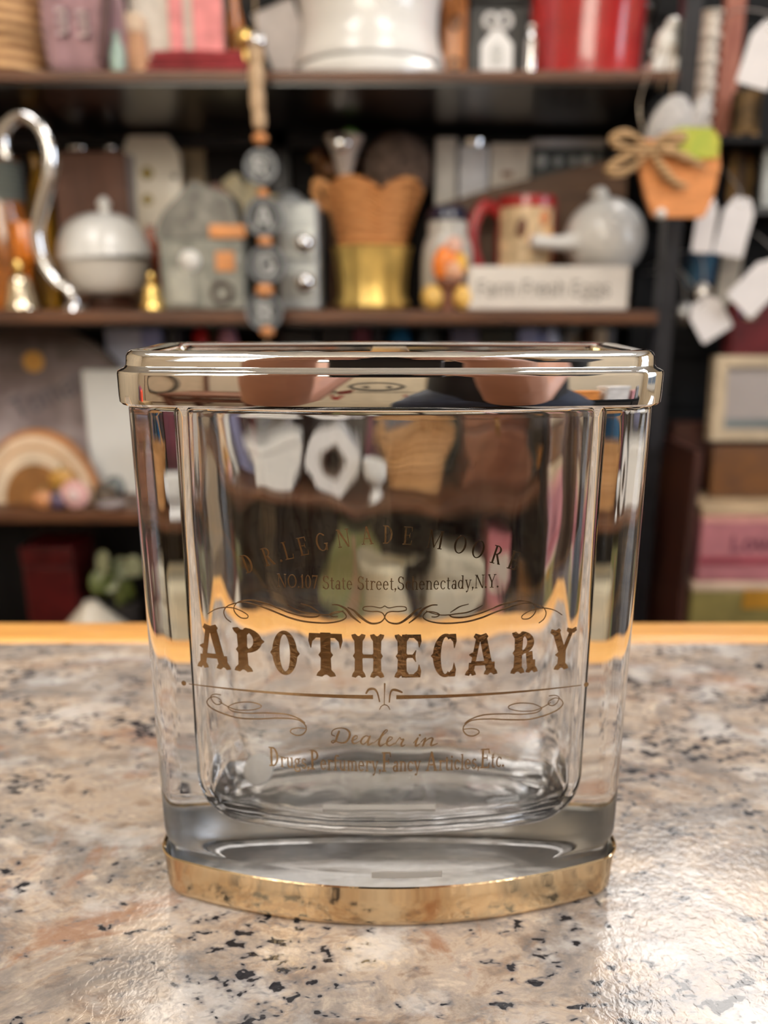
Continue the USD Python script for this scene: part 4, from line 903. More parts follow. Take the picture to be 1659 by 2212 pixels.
# red mug with a cream picture
x, w_, h_ = spot(1072, 1212, 425, 1.08, Z2, 570)
R0 = w_ / 2
t = thing('red_mug', 'red mug with a cream picture panel and big red handle', 'mug', (x, 1.152, Z2))
x = xcol(1135, 490, 1.152); h_ = zrow(428, 1.152) - Z2
UsdGeom.Xformable(t).GetOrderedXformOps()[0].Set(Gf.Vec3d(x, 1.152, Z2))
mk_rm = M('mug_red', (.36, .018, .018), .25, var=.1, coat=.4)
R0 = .0415
obj('mug_body', lathe([(0, 0), (R0 * .96, 0), (R0, .005), (R0, h_ - .003), (R0 * .98, h_), (R0 * .92, h_), (R0 * .92, .01), (0, .008)], 56), mk_rm, t)
obj('handle', tube([(-R0 * .95, -.005, h_ * .86), (-R0 * 1.45, -.012, h_ * .93), (-R0 * 1.82, -.015, h_ * .72), (-R0 * 1.75, -.014, h_ * .5), (-R0 * 1.3, -.01, h_ * .27), (-R0 * .95, -.005, h_ * .25)], .0085, 12, 8), mk_rm, t, True)
an = np.radians(np.linspace(205, 320, 30)); z0, z1 = h_ * .27, h_ * .90
v = np.array([(r * math.cos(a), r * math.sin(a), z) for r in (R0 * .995, R0 * 1.012) for z in (z0, z1) for a in an]); f = []
for i in range(29):
    o = 60; f += [[o + i, o + i + 1, o + 31 + i], [o + i, o + 31 + i, o + 30 + i], [i, i + 30, o + 30 + i], [i, o + 30 + i, o + i]]
    f += [[30 + i, 31 + i, o + 31 + i], [30 + i, o + 31 + i, o + 30 + i]]
pn = obj('picture_panel', trimesh.Trimesh(v, f, process=False), M('mug_cream', (.72, .52, .30), .4, var=.25, scale=45), t, 30, label='cream picture panel')
for px, r0, rr, col in ((1127, 492, .010, (.14, .05, .015)), (1175, 470, .008, (.60, .20, .06)), (1150, 520, .007, (.50, .12, .06)), (1185, 505, .008, (.75, .45, .20))):
    a = xcol(px, r0, 1.112) - x; b = zrow(r0, 1.112) - Z2; yy = -math.sqrt(max(R0 ** 2 - a * a, 0))
    obj('painted_spot', ball(rr, .8, .25, 1.3, a, yy * 1.0 - .001, b), M(f'spot_{px}', col, .5), pn, True)
# white gourd ladle
xg, zg = xcol(1322, 490, 1.09), zrow(490, 1.09)
t = thing('white_gourd', 'big white gourd-shaped pot with a long handle to the left on the middle shelf', 'pot', (xg, 1.125, Z2))
RG = (xcol(1402, 490, 1.09) - xcol(1225, 490, 1.09)) / 2
gz = zrow(418, 1.09) - Z2
obj('pot_body', lathe([(0, 0), (RG * .62, 0), (RG * .60, .006), (RG * .55, .02)] + [(RG * math.cos(a), gz - RG + RG * math.sin(a)) for a in np.linspace(-.95, 1.5707, 22)], 64), white, t, True)
obj('handle', tube([(-RG * .7, -.02, gz * .60), (-RG * 1.25, -.03, gz * .585), (-RG * 1.95, -.035, gz * .60)], [.016, .0095, .0085], 16, 8), white, t, True)
obj('knob', lathe([(0, -.004), (.010, 0), (.012, .005), (.006, .012), (0, .013)], 24, 3).apply_translation([-RG * .2, 0, gz]), white, t, True)
# sign block
x, w_, h_ = spot(1012, 1362, 574, 1.012, Z2, 664)
t = thing('egg_sign', 'long white wooden sign block lettered Farm Fresh Eggs on the middle shelf', 'sign', (x, 1.030, Z2))
obj('sign_block', rbox(w_, .026, h_, .003), M('sign_white', (.70, .64, .57), .55, var=.04, scale=20), t, 40)
obj('lettering', text_on('Farm Fresh Eggs', .019, w_ * .82, .0006, False).apply_translation([-.006, -.0131, h_ * .50]), M('sign_grey', (.16, .14, .12), .6), t, False, label='soft grey lettering')
# tan woven pot at the right end
x, w_, h_ = spot(1362, 1432, 450, 1.20, Z2, 640)
t = thing('tan_sleeve', 'tan rattan cylinder at the right end of the middle shelf', 'basket', (x + .004, 1.245, Z2))
obj('basket_body', lathe([(0, 0), (w_ * .45, 0), (w_ * .48, .02), (w_ * .45, h_), (w_ * .38, h_), (w_ * .38, .02), (0, .01)], 40), wick('rattan', (.34, .19, .08), (.60, .38, .18), 70), t)
# sloping brown board
t = thing('sloping_board', 'dark brown board lying on a slant behind mug and gourd pot', 'board', (0, 1.206, 0))
Yq = 1.206; pts = [(xcol(935, 445, Yq), zrow(448, Yq)), (xcol(1060, 410, Yq), zrow(408, Yq)), (xcol(1300, 350, Yq), zrow(350, Yq)), (xcol(1352, 352, Yq), zrow(352, Yq)), (xcol(1352, 520, Yq), Z2 + .0005), (xcol(1030, 520, Yq), Z2 + .0005)]
obj('board', ext(Polygon(pts), .014, -.007), wood('board_brown', (.07, .030, .011), (.13, .058, .022), 'x', .5, 10), t, False)
# white boxes & black crate behind
x2 = lambda a, b, r, Y: spot(a, b, r, Y, Z2, r + 60)
def upbox(name, lab, cat_, a, b, r0, r1, Y, m, d=.03):
    """A box seen between columns a..b and rows r0..r1, standing on the sloping board or shelf: it reaches down to its support."""
    x, w, h = spot(a, b, r0, Y, Z2, r1)
    t = thing(name, lab, cat_, (x, Y, Z2)); obj('box_body', rbox(w, d, h, .003), m, t, 40); return t, x, w, h
t, x, w_, h_ = upbox('white_carton', 'plain white carton behind the seed-head ball', 'box', 940, 985, 300, 420, 1.245, M('carton_a', (.80, .76, .70), .6))
t, x, w_, h_ = upbox('white_canister', 'bright white canister with a shining lid behind the painted jar', 'canister', 990, 1052, 318, 430, 1.25, M('carton_b', (.82, .82, .86), .3))
obj('lid', lathe([(0, 0), (.017, 0), (.018, .008), (.006, .014), (0, .014)], 28).apply_translation([0, 0, h_]), silver, t)
t, x, w_, h_ = upbox('cream_carton', 'wide cream carton with a small brown mark behind the red mug', 'box', 1056, 1142, 312, 420, 1.255, M('carton_c', (.82, .74, .64), .6), .028)
obj('brown_mark', rbox(.016, .002, .008, .0008).apply_translation([-.004, -.0145, h_ * .8]), M('carton_brown', (.25, .12, .06), .5), t, 40)
t, x, w_, h_ = upbox('dark_crate', 'dark green-grey crate with pale rosettes behind the gourd pot', 'crate', 1146, 1300, 322, 380, 1.256, M('crate_dark', (.050, .058, .055), .5), .025)
obj('lid', rbox(w_ * 1.02, .027, .012, .002).apply_translation([0, 0, h_]), M('crate_pale', (.58, .57, .57), .4), t, 40, label='pale lid')
for k, px in enumerate((1168, 1205, 1240, 1268)):
    obj('rosette', ball(.0095 if k in (0, 3) else .006, 1, .5, 1.1, xcol(px, 348, 1.24) - x, -.014, zrow(348, 1.24) - Z2), M('rosette_grey', (.42, .43, .43), .3), t, True)
# wooden bead garland with round chalk letters, hanging before the shelves
YG = .965
t = thing('letter_garland', 'hanging wooden bead garland with four round black letter discs', 'garland', (0, YG, 0))
mk_bead = wood('bead_wood', (.34, .22, .12), (.52, .36, .22), 'z', .6, 30)
mk_obead = wood('bead_orange', (.42, .16, .05), (.62, .27, .10), 'z', .5, 30)
mk_chalk = M('chalkboard', (.030, .033, .036), .45, var=.3, scale=60)
mk_chalkl = M('chalk_mark', (.40, .40, .39), .7, var=.2, scale=60)
mpp = (xcol(900, 400, YG) - xcol(800, 400, YG)) / 100
top = at(553, 100, YG); 
def gp(px, py): q = at(px, py, YG); return q[0], q[2]
a, b = gp(553, -30); c, d = gp(578, 745)
obj('cord', tube([(gp(px, py)[0], 0, gp(px, py)[1]) for px, py in ((550, -30), (555, 150), (562, 290), (570, 470), (575, 600), (577, 760))], .0011, 6, 6), M('jute', (.35, .24, .14), .8), t, True)
obj('cord_hook', cat(R(trimesh.creation.torus(.006, .0014), 90, 'x').apply_translation([a, 0, b + .005]), tube([(a, .004, b + .008), (a, YS - YG + .012, b + .02)], .0016, 8)), mk_post, t, True)
for px, py, wd, hg in ((553, 118, 34, 40), (554, 165, 34, 50), (556, 215, 32, 50), (560, 258, 30, 38)):
    x, z = gp(px, py); r = wd * mpp / 2; h2 = hg * mpp / 2
    obj('bead', lathe([(0, -h2), (r * .7, -h2), (r, -h2 * .5), (r, h2 * .5), (r * .7, h2), (0, h2)], 24).apply_translation([x, 0, z]), mk_bead, t, 30)
for px, py, wd, hg in ((556, 92, 40, 22), ):
    x, z = gp(px, py); obj('top_bead', ball(wd * mpp / 2, 1, 1, .8, x, 0, z), silver, t, True, label='shiny top bead')
for px, py, wd in ((562, 300, 34), (568, 418, 28), (573, 522, 34), (572, 628, 42), (577, 716, 34)):
    x, z = gp(px, py); obj('bead', ball(wd * mpp / 2, 1, 1, .75, x, 0, z), mk_obead, t, True)
for (px, py, dia), ch in zip(((564, 362, 74), (570, 470, 84), (576, 572, 84), (572, 674, 84)), 'RAGB'):
    x, z = gp(px, py); r = dia * mpp / 2
    d_ = obj('letter_disc', lathe([(0, -.004), (r * .93, -.004), (r, -.0025), (r, .0025), (r * .93, .004), (r * .88, .0035), (0, .0035)], 48).apply_transform(trimesh.transformations.rotation_matrix(math.pi / 2, [1, 0, 0])).apply_translation([x, 0, z]), mk_chalk, t, 30)
    obj('disc_rim', R(trimesh.creation.torus(r * .9, .0012), 90, 'x').apply_translation([x, -.004, z]), M('disc_rim_grey', (.26, .27, .28), .4), d_, True)
    obj('letter', text_on(ch, r * 1.05, None, .0008, True).apply_translation([x, -.0036, z]), mk_chalkl, d_, False, label='chalk-white letter')
# apple-green topped terracotta planter cut-out hanging at the right
YP = .93
t = thing('planter_plaque', 'hanging terracotta and green wooden plaque with a raffia bow by the right post', 'plaque', (0, YP, 0))
def gq(px, py, Y=YP): q = at(px, py, Y); return q[0], q[2]
pot = Polygon([gq(*q) for q in ((1385, 300), (1552, 300), (1556, 360), (1540, 430), (1520, 470), (1412, 468), (1396, 420), (1380, 350))]).buffer(-.004).buffer(.004)
mk_terra = M('terracotta_felt', (.66, .26, .085), .8, var=.14, scale=40, bump=.3, bscale=200, stretch=(1, 1, 4))
obj('pot_shape', ext(pot, .010), mk_terra, t, 40)
leaf = Polygon([gq(*q) for q in ((1425, 335), (1440, 285), (1470, 275), (1535, 278), (1552, 300), (1548, 342), (1490, 345), (1450, 325))]).buffer(-.003).buffer(.003)
obj('green_top', ext(leaf, .004, -.004), M('lime_felt', (.50, .46, .06), .8, var=.15, scale=40, col2=(.30, .38, .05)), t, 40, label='lime green top')
mk_raf = wick('raffia', (.30, .17, .07), (.62, .40, .20), 200)
for L in (((1400, 320), (1350, 292), (1318, 305), (1345, 322), (1400, 322)), ((1398, 325), (1340, 345), (1310, 372), (1350, 372), (1400, 330)), ((1400, 322), (1440, 330), (1480, 345), (1518, 365)), ((1402, 325), (1420, 360), (1450, 395), (1480, 405)), ((1400, 322), (1430, 300), (1470, 298), (1440, 318), (1402, 324))):
    obj('raffia_strand', tube([(gq(*q)[0], -.008, gq(*q)[1]) for q in L], [.0015, .0045, .005, .004, .0015], 8, 8), mk_raf, t, True)
obj('hanging_wire', tube([(gq(1398, 300)[0], .005, gq(1398, 300)[1]), (gq(1388, 215)[0], .01, gq(1388, 215)[1]), (gq(1470, 60)[0], YS - YP + .0, gq(1470, 60)[1])], .0008, 6, 8), M('fine_wire', (.5, .42, .32), .3, .8), t, True)
xh, zh = gq(1425, 462); obj('glass_bead', ball(.006, 1, 1, 1, xh, -.003, zh), white, t, True)
# grey cat-like figure above it, on its own bracket shelf
x, w_, h_ = spot(1376, 1470, 190, .984, zrow(345, .984), 340)
t = thing('hanging_mitten', 'pale grey and white felt mitten hanging behind the raffia bow', 'mitten', (x, .984, zrow(345, .984)))
obj('mitten', R(cat(ball(.024, 1, .5, 1.55, 0, 0, .035), ball(.010, 1, .6, 2.2, .026, 0, .062)), 20, 'y'), M('felt_grey', (.46, .44, .43), .9, var=.2, scale=50), t, True)
obj('loop', tube([(.012, 0, .065), (.010, .0, .12), (.004, .021, Z1b - .0080 - zrow(345, .984))], .0009, 6, 5), M('jute', (0, 0, 0)), t, True)
# ------------------------------------------------------------ lower shelf (third board)
# oval plaque, leaning
x, w_, h_ = spot(-115, 292, 708, 1.14, Z3, 1050)
t = thing('oval_plaque', 'big dark-edged oval plaque with lilac clouds, an orange spot and slanting letters', 'plaque', (x, 1.135, Z3 + .0025), rx=-4)
def oval_mat():
    n = {'t': ('texture_coordinate', {}), 'n': ('noise_texture', {'scale': 16, 'detail': 5, 'roughness': .6}), 's': ('separate_xyz', {}), 'm': ('map_range', {'from_min': .04, 'from_max': .25, 'to_min': .42, 'to_max': -.36}),
         'a': ('math', {'math_type': 'add'}), 'r': ('rgb_ramp', {'ramp': [(.30, (.055, .030, .024)), (.55, (.14, .10, .10)), (.85, (.34, .28, .29)), (1., (.52, .46, .44))]}), 'p': ('principled_bsdf', {'roughness': .4})}
    l = [('t.object', 'n.vector'), ('t.object', 's.vector'), ('s.z', 'm.value'), ('m.result', 'a.value1'), ('n.fac', 'a.value2'), ('a.value', 'r.fac'), ('r.color', 'p.base_color'),]
    return usdkit.material(stage, '/World/Looks/cloud_print', n, l, surface='p.BSDF')
el = affinity.scale(Point(0, 0).buffer(1, 48), w_ / 2, h_ / 2); el = affinity.translate(el, 0, h_ / 2)
obj('plaque_face', ext(el.buffer(-.006), .006, -.003), oval_mat(), t, False)
obj('rim', ext(el.difference(el.buffer(-.008)), .012, -.006), M('plaque_rim', (.045, .02, .014), .35, coat=.3), t, False)
a, b = xcol(70, 785, 1.14) - x, zrow(785, 1.14) - Z3
obj('orange_spot', disc_y(.015, .002).apply_translation([a, -.0035, b]), M('orange_spot', (.42, .19, .015), .5), t, False)
tx = R(text_on('Tomato', .030, .135, .0008, True), -24, 'y')
a, b = xcol(115, 850, 1.14) - x, zrow(850, 1.14) - Z3
obj('lettering', tx.apply_translation([a, -.0032, b]), M('plaque_ink', (.10, .085, .10), .5), t, False, label='slanting dark letters')
# white card box
x, w_, h_ = spot(186, 300, 800, 1.10, Z3, 1040)
t = thing('white_card', 'plain upright white card box half behind the left side of the vase', 'box', (x, 1.112, Z3))
obj('box_body', rbox(w_, .02, h_, .002), M('white_card', (.70, .69, .66), .55, var=.02), t, 40)
# agate-like wood slice
x, w_, h_ = spot(-52, 205, 930, 1.05, Z3, 1060)
t = thing('wood_slice', 'round-topped wooden ornament with cream rings at the left of the lower shelf', 'ornament', (x, 1.06, Z3))
Rw = w_ / 2
def arch_(r, h): return Polygon([(r * math.cos(a), h * math.sin(a)) for a in np.linspace(0, math.pi, 40)])
for k, (s, col, nm) in enumerate(((1.0, (.45, .19, .065), 'outer_ring'), (.93, (.74, .57, .40), 'cream_ring'), (.80, (.50, .27, .12), 'tan_ring'), (.75, (.76, .60, .43), 'inner_cream_ring'), (.55, (.30, .13, .035), 'core'))):
    obj(nm, ext(arch_(Rw * s, h_ * s), .016 + .004 * k, -.008 - .002 * k), M('slice_' + nm, col, .5, var=.15, scale=25), t, False)
for (px, r0, rr, col, nm, lab, ct_) in ((165, 1066, .020, (.72, .40, .38), 'pink_flower', 'round pink paper flower before the wood slice', 'flower'), (128, 1082, .013, (.10, .07, .12), 'plum_ball', 'small dark plum ball beside the pink flower', 'ball'), (98, 1084, .014, (.55, .24, .10), 'orange_gourd', 'small orange gourd at the foot of the wood slice', 'gourd'), (130, 1040, .016, (.50, .26, .05), 'ochre_gourd', 'ochre gourd perched before the wood slice', 'gourd')):
    xq = xcol(px, r0, 1.02 if nm != 'ochre_gourd' else 1.028)
    zz = zrow(r0, 1.02) - Z3
    t = thing(nm, lab, ct_, (xq, 1.016 if nm != 'ochre_gourd' else 1.034, Z3))
    if nm == 'pink_flower':
        obj('stem', tube([(0, .004, 0), (0, .002, zz)], .003, 8), M('stem_green', (0, 0, 0)), t, True)
        for k in range(7):
            an = k * 2 * math.pi / 7; obj('petal', ball(.0095, 1, .5, 1, .0105 * math.cos(an), -.002, zz + .0105 * math.sin(an), 2), M('petal_pink', col, .6, var=.15), t, True)
        obj('centre', ball(.008, 1, .7, 1, 0, -.006, zz, 2), M('petal_pale', (.85, .66, .62), .6), t, True)
    else:
        m_ = M(nm + '_skin', col, .4)
        if zz > 2.2 * rr: obj('foot', lathe([(0, 0), (rr * .7, 0), (rr * .3, zz * .3), (rr * .35, zz - rr * .8), (0, zz - rr * .8)], 20), m_, t)
        obj('fruit', ball(rr, 1.05, .62, .92, 0, 0, max(zz, rr * .93)), m_, t, True)
        obj('stalk', tube([(0, 0, max(zz, rr) + rr * .8), (.002, 0, max(zz, rr) + rr * 1.25)], .002, 6), M('stem_green', (0, 0, 0)), t, True)
for px, r0, wd, col, nm, lab in ((228, 1045, 50, (.10, .07, .045), 'dark_jar', 'small dark brown jar right of the pink flower'), (250, 1028, 40, (.20, .22, .22), 'grey_jar', 'small grey jar behind the dark brown jar')):
    Y = 1.05 if nm == 'dark_jar' else 1.10
    x, w_, h_ = spot(px - wd / 2, px + wd / 2, r0, Y, Z3, 1095); t = thing(nm, lab, 'jar', (x, Y, Z3))
    obj('jar_body', lathe([(0, 0), (w_ * .4, 0), (w_ * .5, h_ * .3), (w_ * .48, h_ * .65), (w_ * .3, h_ * .8), (0, h_ * .8)], 28, 3), M(nm + '_glaze', col, .3), t, True)
    obj('lid', lathe([(0, h_ * .79), (w_ * .34, h_ * .79), (w_ * .34, h_ * .92), (0, h_)], 28), M(nm + '_lid', tuple(c * .6 for c in col), .3), t)
x, w_, h_ = spot(208, 268, 1092, 1.012, Z3, 1108)
t = thing('mauve_dish', 'low pale mauve dish at the edge of the lower shelf', 'dish', (xcol(240, 1098, 1.02), 1.022, Z3))
obj('dish_body', lathe([(0, 0), (.012, 0), (.020, .006), (.018, .006), (.010, .002), (0, .002)], 32), M('mauve_glaze', (.42, .36, .36), .3), t)
# a row of tall books and boxes whose tops show above the lid
row = [(258, 330, 690, (.60, .60, .70), 'tall white-blue box left of the red ball'), (332, 372, 696, (.34, .36, .62), 'slim blue book beside the white-blue box'), (384, 408, 690, (.03, .03, .035), 'slim black book left of the red-capped jar'),
       (625, 690, 712, (.030, .028, .026), 'black book right of the garland, tops above the lid'), (700, 762, 700, (.028, .026, .026), 'second black book right of the garland'), (768, 800, 690, (.16, .03, .06), 'wine red book among the black ones'), (806, 826, 690, (.02, .02, .03), 'thin black book left of the blue canister'),
       (968, 1022, 690, (.17, .17, .27), 'slate lilac book behind the vase lid'), (1026, 1098, 702, (.045, .055, .045), 'dark green book behind the vase lid'), (1106, 1146, 686, (.40, .45, .72), 'pale blue book behind the vase lid'), (1264, 1286, 682, (.42, .30, .18), 'narrow tan book near the right post'), (1287, 1301, 700, (.11, .10, .10), 'grey-brown book beside the right post')]
for i, (a, b, r0, col, lab) in enumerate(row):
    x, w_, h_ = spot(a, b, r0, 1.24, Z3, 760)
    h_ = min(h_, Z2b - Z3 - .012)
    t = thing('book', lab, 'book', (x, 1.235, Z3), group='tall books at the back of the lower shelf')
    mc = M(f'book_cloth_{i}', col, .5, var=.1, scale=20)
    obj('cover', cat(rbox(w_, .004, h_, .0012).apply_translation([0, -.058, 0]), bx(-w_ / 2, -w_ / 2 + .002, -.056, .05, 0, h_), bx(w_ / 2 - .002, w_ / 2, -.056, .05, 0, h_)), mc, t, 40)
    obj('pages', bx(-w_ / 2 + .0022, w_ / 2 - .0022, -.054, .048, .003, h_ - .003), M('page_edge', (.62, .56, .45), .8), t, False)
for (a, b, r0, col, nm, lab, capcol) in ((412, 452, 705, (.30, .30, .30), 'red_capped_jar', 'jar with a round red cap seen above the lid', (.62, .02, .02)), (468, 516, 698, (.40, .38, .40), 'pink_capped_jar', 'jar with a round pink cap seen above the lid', (.74, .36, .46)), (828, 892, 690, (.03, .17, .36), 'blue_canister', 'bright blue canister seen above the lid right of the brass bar', (.03, .20, .42)), (900, 962, 690, (.15, .19, .23), 'steel_blue_canister', 'dull steel-blue canister right of the bright blue one', (.16, .2, .24)), (1160, 1212, 684, (.62, .61, .72), 'white_bottle', 'white shouldered bottle seen above the lid', (.7, .7, .8)), (1214, 1258, 692, (.50, .50, .46), 'pale_bottle', 'pale green-white bottle right of the white one', (.52, .54, .5))):
    x, w_, h_ = spot(a, b, r0, 1.22, Z3, 760); h_ = min(h_, Z2b - Z3 - .012)
    t = thing(nm, lab, 'jar' if 'jar' in nm else ('canister' if 'canister' in nm else 'bottle'), (x, 1.22, Z3))
    obj('body', lathe([(0, 0), (w_ * .5, 0), (w_ * .5, h_ * .72), (w_ * .42, h_ * .82), (0, h_ * .82)], 32), M(nm + '_body', col, .3), t)
    obj('cap', lathe([(0, h_ * .80), (w_ * .44, h_ * .80), (w_ * .47, h_ * .9), (w_ * .3, h_ * .99), (0, h_)], 32, 3), M(nm + '_cap', capcol, .3), t, True)
# in front of them, seen through the vase
x, w_, h_ = spot(395, 560, 945, 1.07, Z3, 1100)
t = thing('white_gift_box', 'white lidded box on the lower shelf seen through the left of the vase', 'box', (x, 1.08, Z3))
obj('box_body', rbox(w_, .09, h_ * .8, .003), M('gift_white', (.74, .71, .66), .5, var=.03), t, 40); obj('lid', rbox(w_ * 1.04, .094, h_ * .2, .003, h_ * .8), M('gift_white', (0, 0, 0)), t, 40)
x, w_, h_ = spot(575, 770, 930, 1.07, Z3, 1100)
t = thing('white_roll', 'white paper roll with a dark hollow core lying end-on on the lower shelf', 'roll', (x, 1.08, Z3))
rr = min(w_, h_) / 2
an = trimesh.creation.annulus(rr * .45, rr, .10, sections=56)
obj('paper', R(an, 90, 'x').apply_translation([0, 0, rr]), M('roll_white', (.72, .69, .66), .7, var=.03), t, 40)
obj('core', R(trimesh.creation.annulus(rr * .36, rr * .44, .102, sections=40), 90, 'x').apply_translation([0, 0, rr]), M('core_brown', (.12, .075, .05), .7), t, 40)
x, w_, h_ = spot(800, 1040, 955, 1.08, Z3, 1100)
t = thing('oval_basket', 'honey coloured oval wicker basket on the lower shelf seen through the vase', 'basket', (x, 1.09, Z3))
bm_ = lathe([(0, 0), (w_ * .36, 0)] + [(w_ * (.38 + .12 * k / 16) + .002 * math.cos(k * math.pi), .002 + h_ * k / 16) for k in range(17)] + [(w_ * .46, h_), (w_ * .36, .01), (0, .01)], 56)
bm_.apply_scale([1, .62, 1]); obj('basket_body', bm_, wick('amber_wicker', (.32, .14, .04), (.66, .36, .14), 90), t, 40)
obj('handle', tube([(-w_ * .46, 0, h_ * .9), (-w_ * .3, 0, h_ * 1.45), (0, 0, h_ * 1.62), (w_ * .3, 0, h_ * 1.45), (w_ * .46, 0, h_ * .9)], .004, 8, 8), wick('amber_wicker', 0, 0), t, True)
t = thing('white_egg_cup', 'small white china cup standing before the oval basket', 'cup', (xcol(792, 1060, 1.02), 1.02, Z3))
obj('cup_body', lathe([(0, 0), (.014, 0), (.006, .010), (.006, .018), (.018, .03), (.020, .055), (.018, .055), (.014, .03), (0, .024)], 32, 3), white, t, True)
x, w_, h_ = spot(1065, 1270, 900, 1.10, Z3, 1100)
t = thing('brown_chest', 'reddish brown wooden chest on the lower shelf behind the right of the vase', 'chest', (x, 1.10, Z3))
obj('chest_body', rbox(w_, .09, h_ * .7, .004), wood('chest_wood', (.11, .035, .015), (.22, .085, .04), 'x', .4, 10), t, 40)
obj('lid', rbox(w_ * 1.02, .094, h_ * .28, .008, h_ * .71, 3), wood('chest_wood', 0, 0), t, 40); obj('clasp', rbox(.012, .006, .02, .001).apply_translation([0, -.047, h_ * .6]), gold, t, 40)
x, w_, h_ = spot(1290, 1390, 900, 1.10, Z3, 1100)
t = thing('black_lantern', 'small black tin lantern on the lower shelf by the right post', 'lantern', (x, 1.10, Z3))
obj('lantern_body', cat(rbox(w_, .05, .008, .002), rbox(w_, .05, .008, .002, h_ * .7), *[bx(sx * w_ * .45 - .003, sx * w_ * .45 + .003, sy * .02 - .003, sy * .02 + .003, .006, h_ * .71) for sx in (-1, 1) for sy in (-1, 1)]), mk_post, t, 40)
obj('roof', lathe([(0, h_ * .70), (w_ * .5, h_ * .72), (w_ * .2, h_ * .92), (0, h_ * .95)], 4), mk_post, t, False)
obj('candle', cyl(.013, h_ * .4, .006), M('amber_candle', (.45, .17, .03), .4), t)

# ------------------------------------------------------------ lowest board in view
def low(pl, pr, rt, Y, rb=1300): return spot(pl, pr, rt, Y, Z4, rb)
x, w_, h_ = low(92, 200, 1165, 1.14)
t = thing('dark_red_tin', 'dark red tin box on the bottom board at the left', 'tin', (x - .012, 1.14, Z4))
obj('tin_body', rbox(w_, .08, h_ * .86, .004), M('deep_red_tin', (.075, .006, .006), .35, var=.2), t, 40); obj('lid', rbox(w_ * 1.03, .083, h_ * .14, .004, h_ * .86), M('deep_red_tin', (0, 0, 0)), t, 40)
t = thing('potted_ivy', 'small leafy green plant in a dark pot left of the vase on the bottom board', 'plant', (xcol(258, 1260, 1.12), 1.115, Z4))
hz = zrow(1290, 1.13) - Z4
obj('pot', lathe([(0, 0), (.022, 0), (.030, hz - .01), (.032, hz - .01), (.032, hz), (.026, hz), (.024, hz - .02), (0, hz - .02)], 32), M('pot_dark', (.03, .025, .022), .4), t)
lf = ball(.013, 1, .12, 1.35, 0, 0, 0, 2)
for k in range(13):
    an = k * 2.4; rr = .012 + .022 * RNG.random(); z = hz + .006 + .055 * RNG.random()
    m_ = R(R(lf, 30 * math.sin(k * 1.7), 'x'), math.degrees(an), 'z'); px_, py_ = rr * math.cos(an), rr * math.sin(an) * .8
    obj('leaf', m_.apply_translation([px_, py_, z]), M('ivy_leaf' if k % 3 else 'ivy_leaf_pale', (.16, .19, .045) if k % 3 else (.40, .40, .24), .4), t, True)
obj('stems', cat(*[tube([(0, 0, hz - .025), (.01 * math.cos(a), .01 * math.sin(a), hz + .02), (.022 * math.cos(a), .018 * math.sin(a), hz + .05)], .0012, 6, 5) for a in np.arange(0, 6.2, 1.05)]), M('stem_green', (0, 0, 0)), t, True)
t = thing('cream_cone', 'cream conical funnel lid in front of the dark red tin', 'funnel', (xcol(198, 1325, 1.03), 1.03, Z4))
hz = zrow(1300, 1.03) - Z4
obj('cone', lathe([(0, 0), (.048, 0), (.052, hz * .55), (.05, hz * .72), (.012, hz * .97), (.010, hz), (0, hz)], 40), cream, t)
x, w_, h_ = low(640, 800, 1190, 1.10)
t = thing('yellow_green_tin', 'yellow and green tin seen low through the vase', 'tin', (x, 1.20, Z4))
obj('tin_body', rbox(w_, .07, h_, .004), M('tin_yellow', (.52, .44, .17), .4, var=.1, scale=14, col2=(.30, .40, .16)), t, 40)
obj('tan_strip', rbox(.024, .003, h_ * .96, .001).apply_translation([-.008, -.0362, 0]), M('strip_tan', (.66, .44, .26), .5), t, 40)
x, w_, h_ = low(735, 930, 1238, 1.035)
t = thing('cream_bowl', 'cream mixing bowl low down seen through the middle of the vase', 'bowl', (x, 1.06, Z4))
R0 = w_ / 2
obj('bowl_body', lathe([(0, 0), (R0 * .5, 0), (R0 * .55, .01), (R0 * .85, h_ * .5), (R0 * 1.0, h_ - .004), (R0 * 1.02, h_), (R0 * .96, h_), (R0 * .8, h_ * .5), (0, .02)], 56), M('bowl_cream', (.80, .68, .46), .25, coat=.3), t, 40)
obj('bowl_mound', ball(R0 * .86, 1, 1, .25, 0, 0, h_ * .93), M('mound_cream', (.82, .70, .48), .7), t, True)
x, w_, h_ = low(955, 1140, 1190, 1.07)
t = thing('linen_bundle', 'bundle of pale linen low down seen through the right of the vase', 'linen', (x, 1.08, Z4))
for k in range(4):
    obj('fold', rough_up(rbox(w_ * (1 - .03 * k), .10, h_ / 4.05, .012, k * h_ / 4.04, 3).subdivide().subdivide(), .0025, 40, k + 20), M('linen', (.62, .55, .41), .85, var=.12, scale=50, bump=.3), t, True)
x, w_, h_ = low(1150, 1196, 1140, 1.07)
t = thing('pink_book', 'tall pink and cream book low down at the right of the vase', 'book', (x, 1.07, Z4))
obj('cover', rbox(w_, .10, h_, .002), M('pink_cover', (.50, .16, .17), .5), t, 40); obj('cream_band', rbox(w_ * .6, .003, h_ * .3, .001, h_ * .6).apply_translation([0, -.0505, 0]), M('band_cream', (.66, .55, .45), .5), t, 40)
x, w_, h_ = low(415, 560, 1160, 1.13)
t = thing('black_basket', 'black wire basket low down at the left of the vase', 'basket', (x, 1.13, Z4))
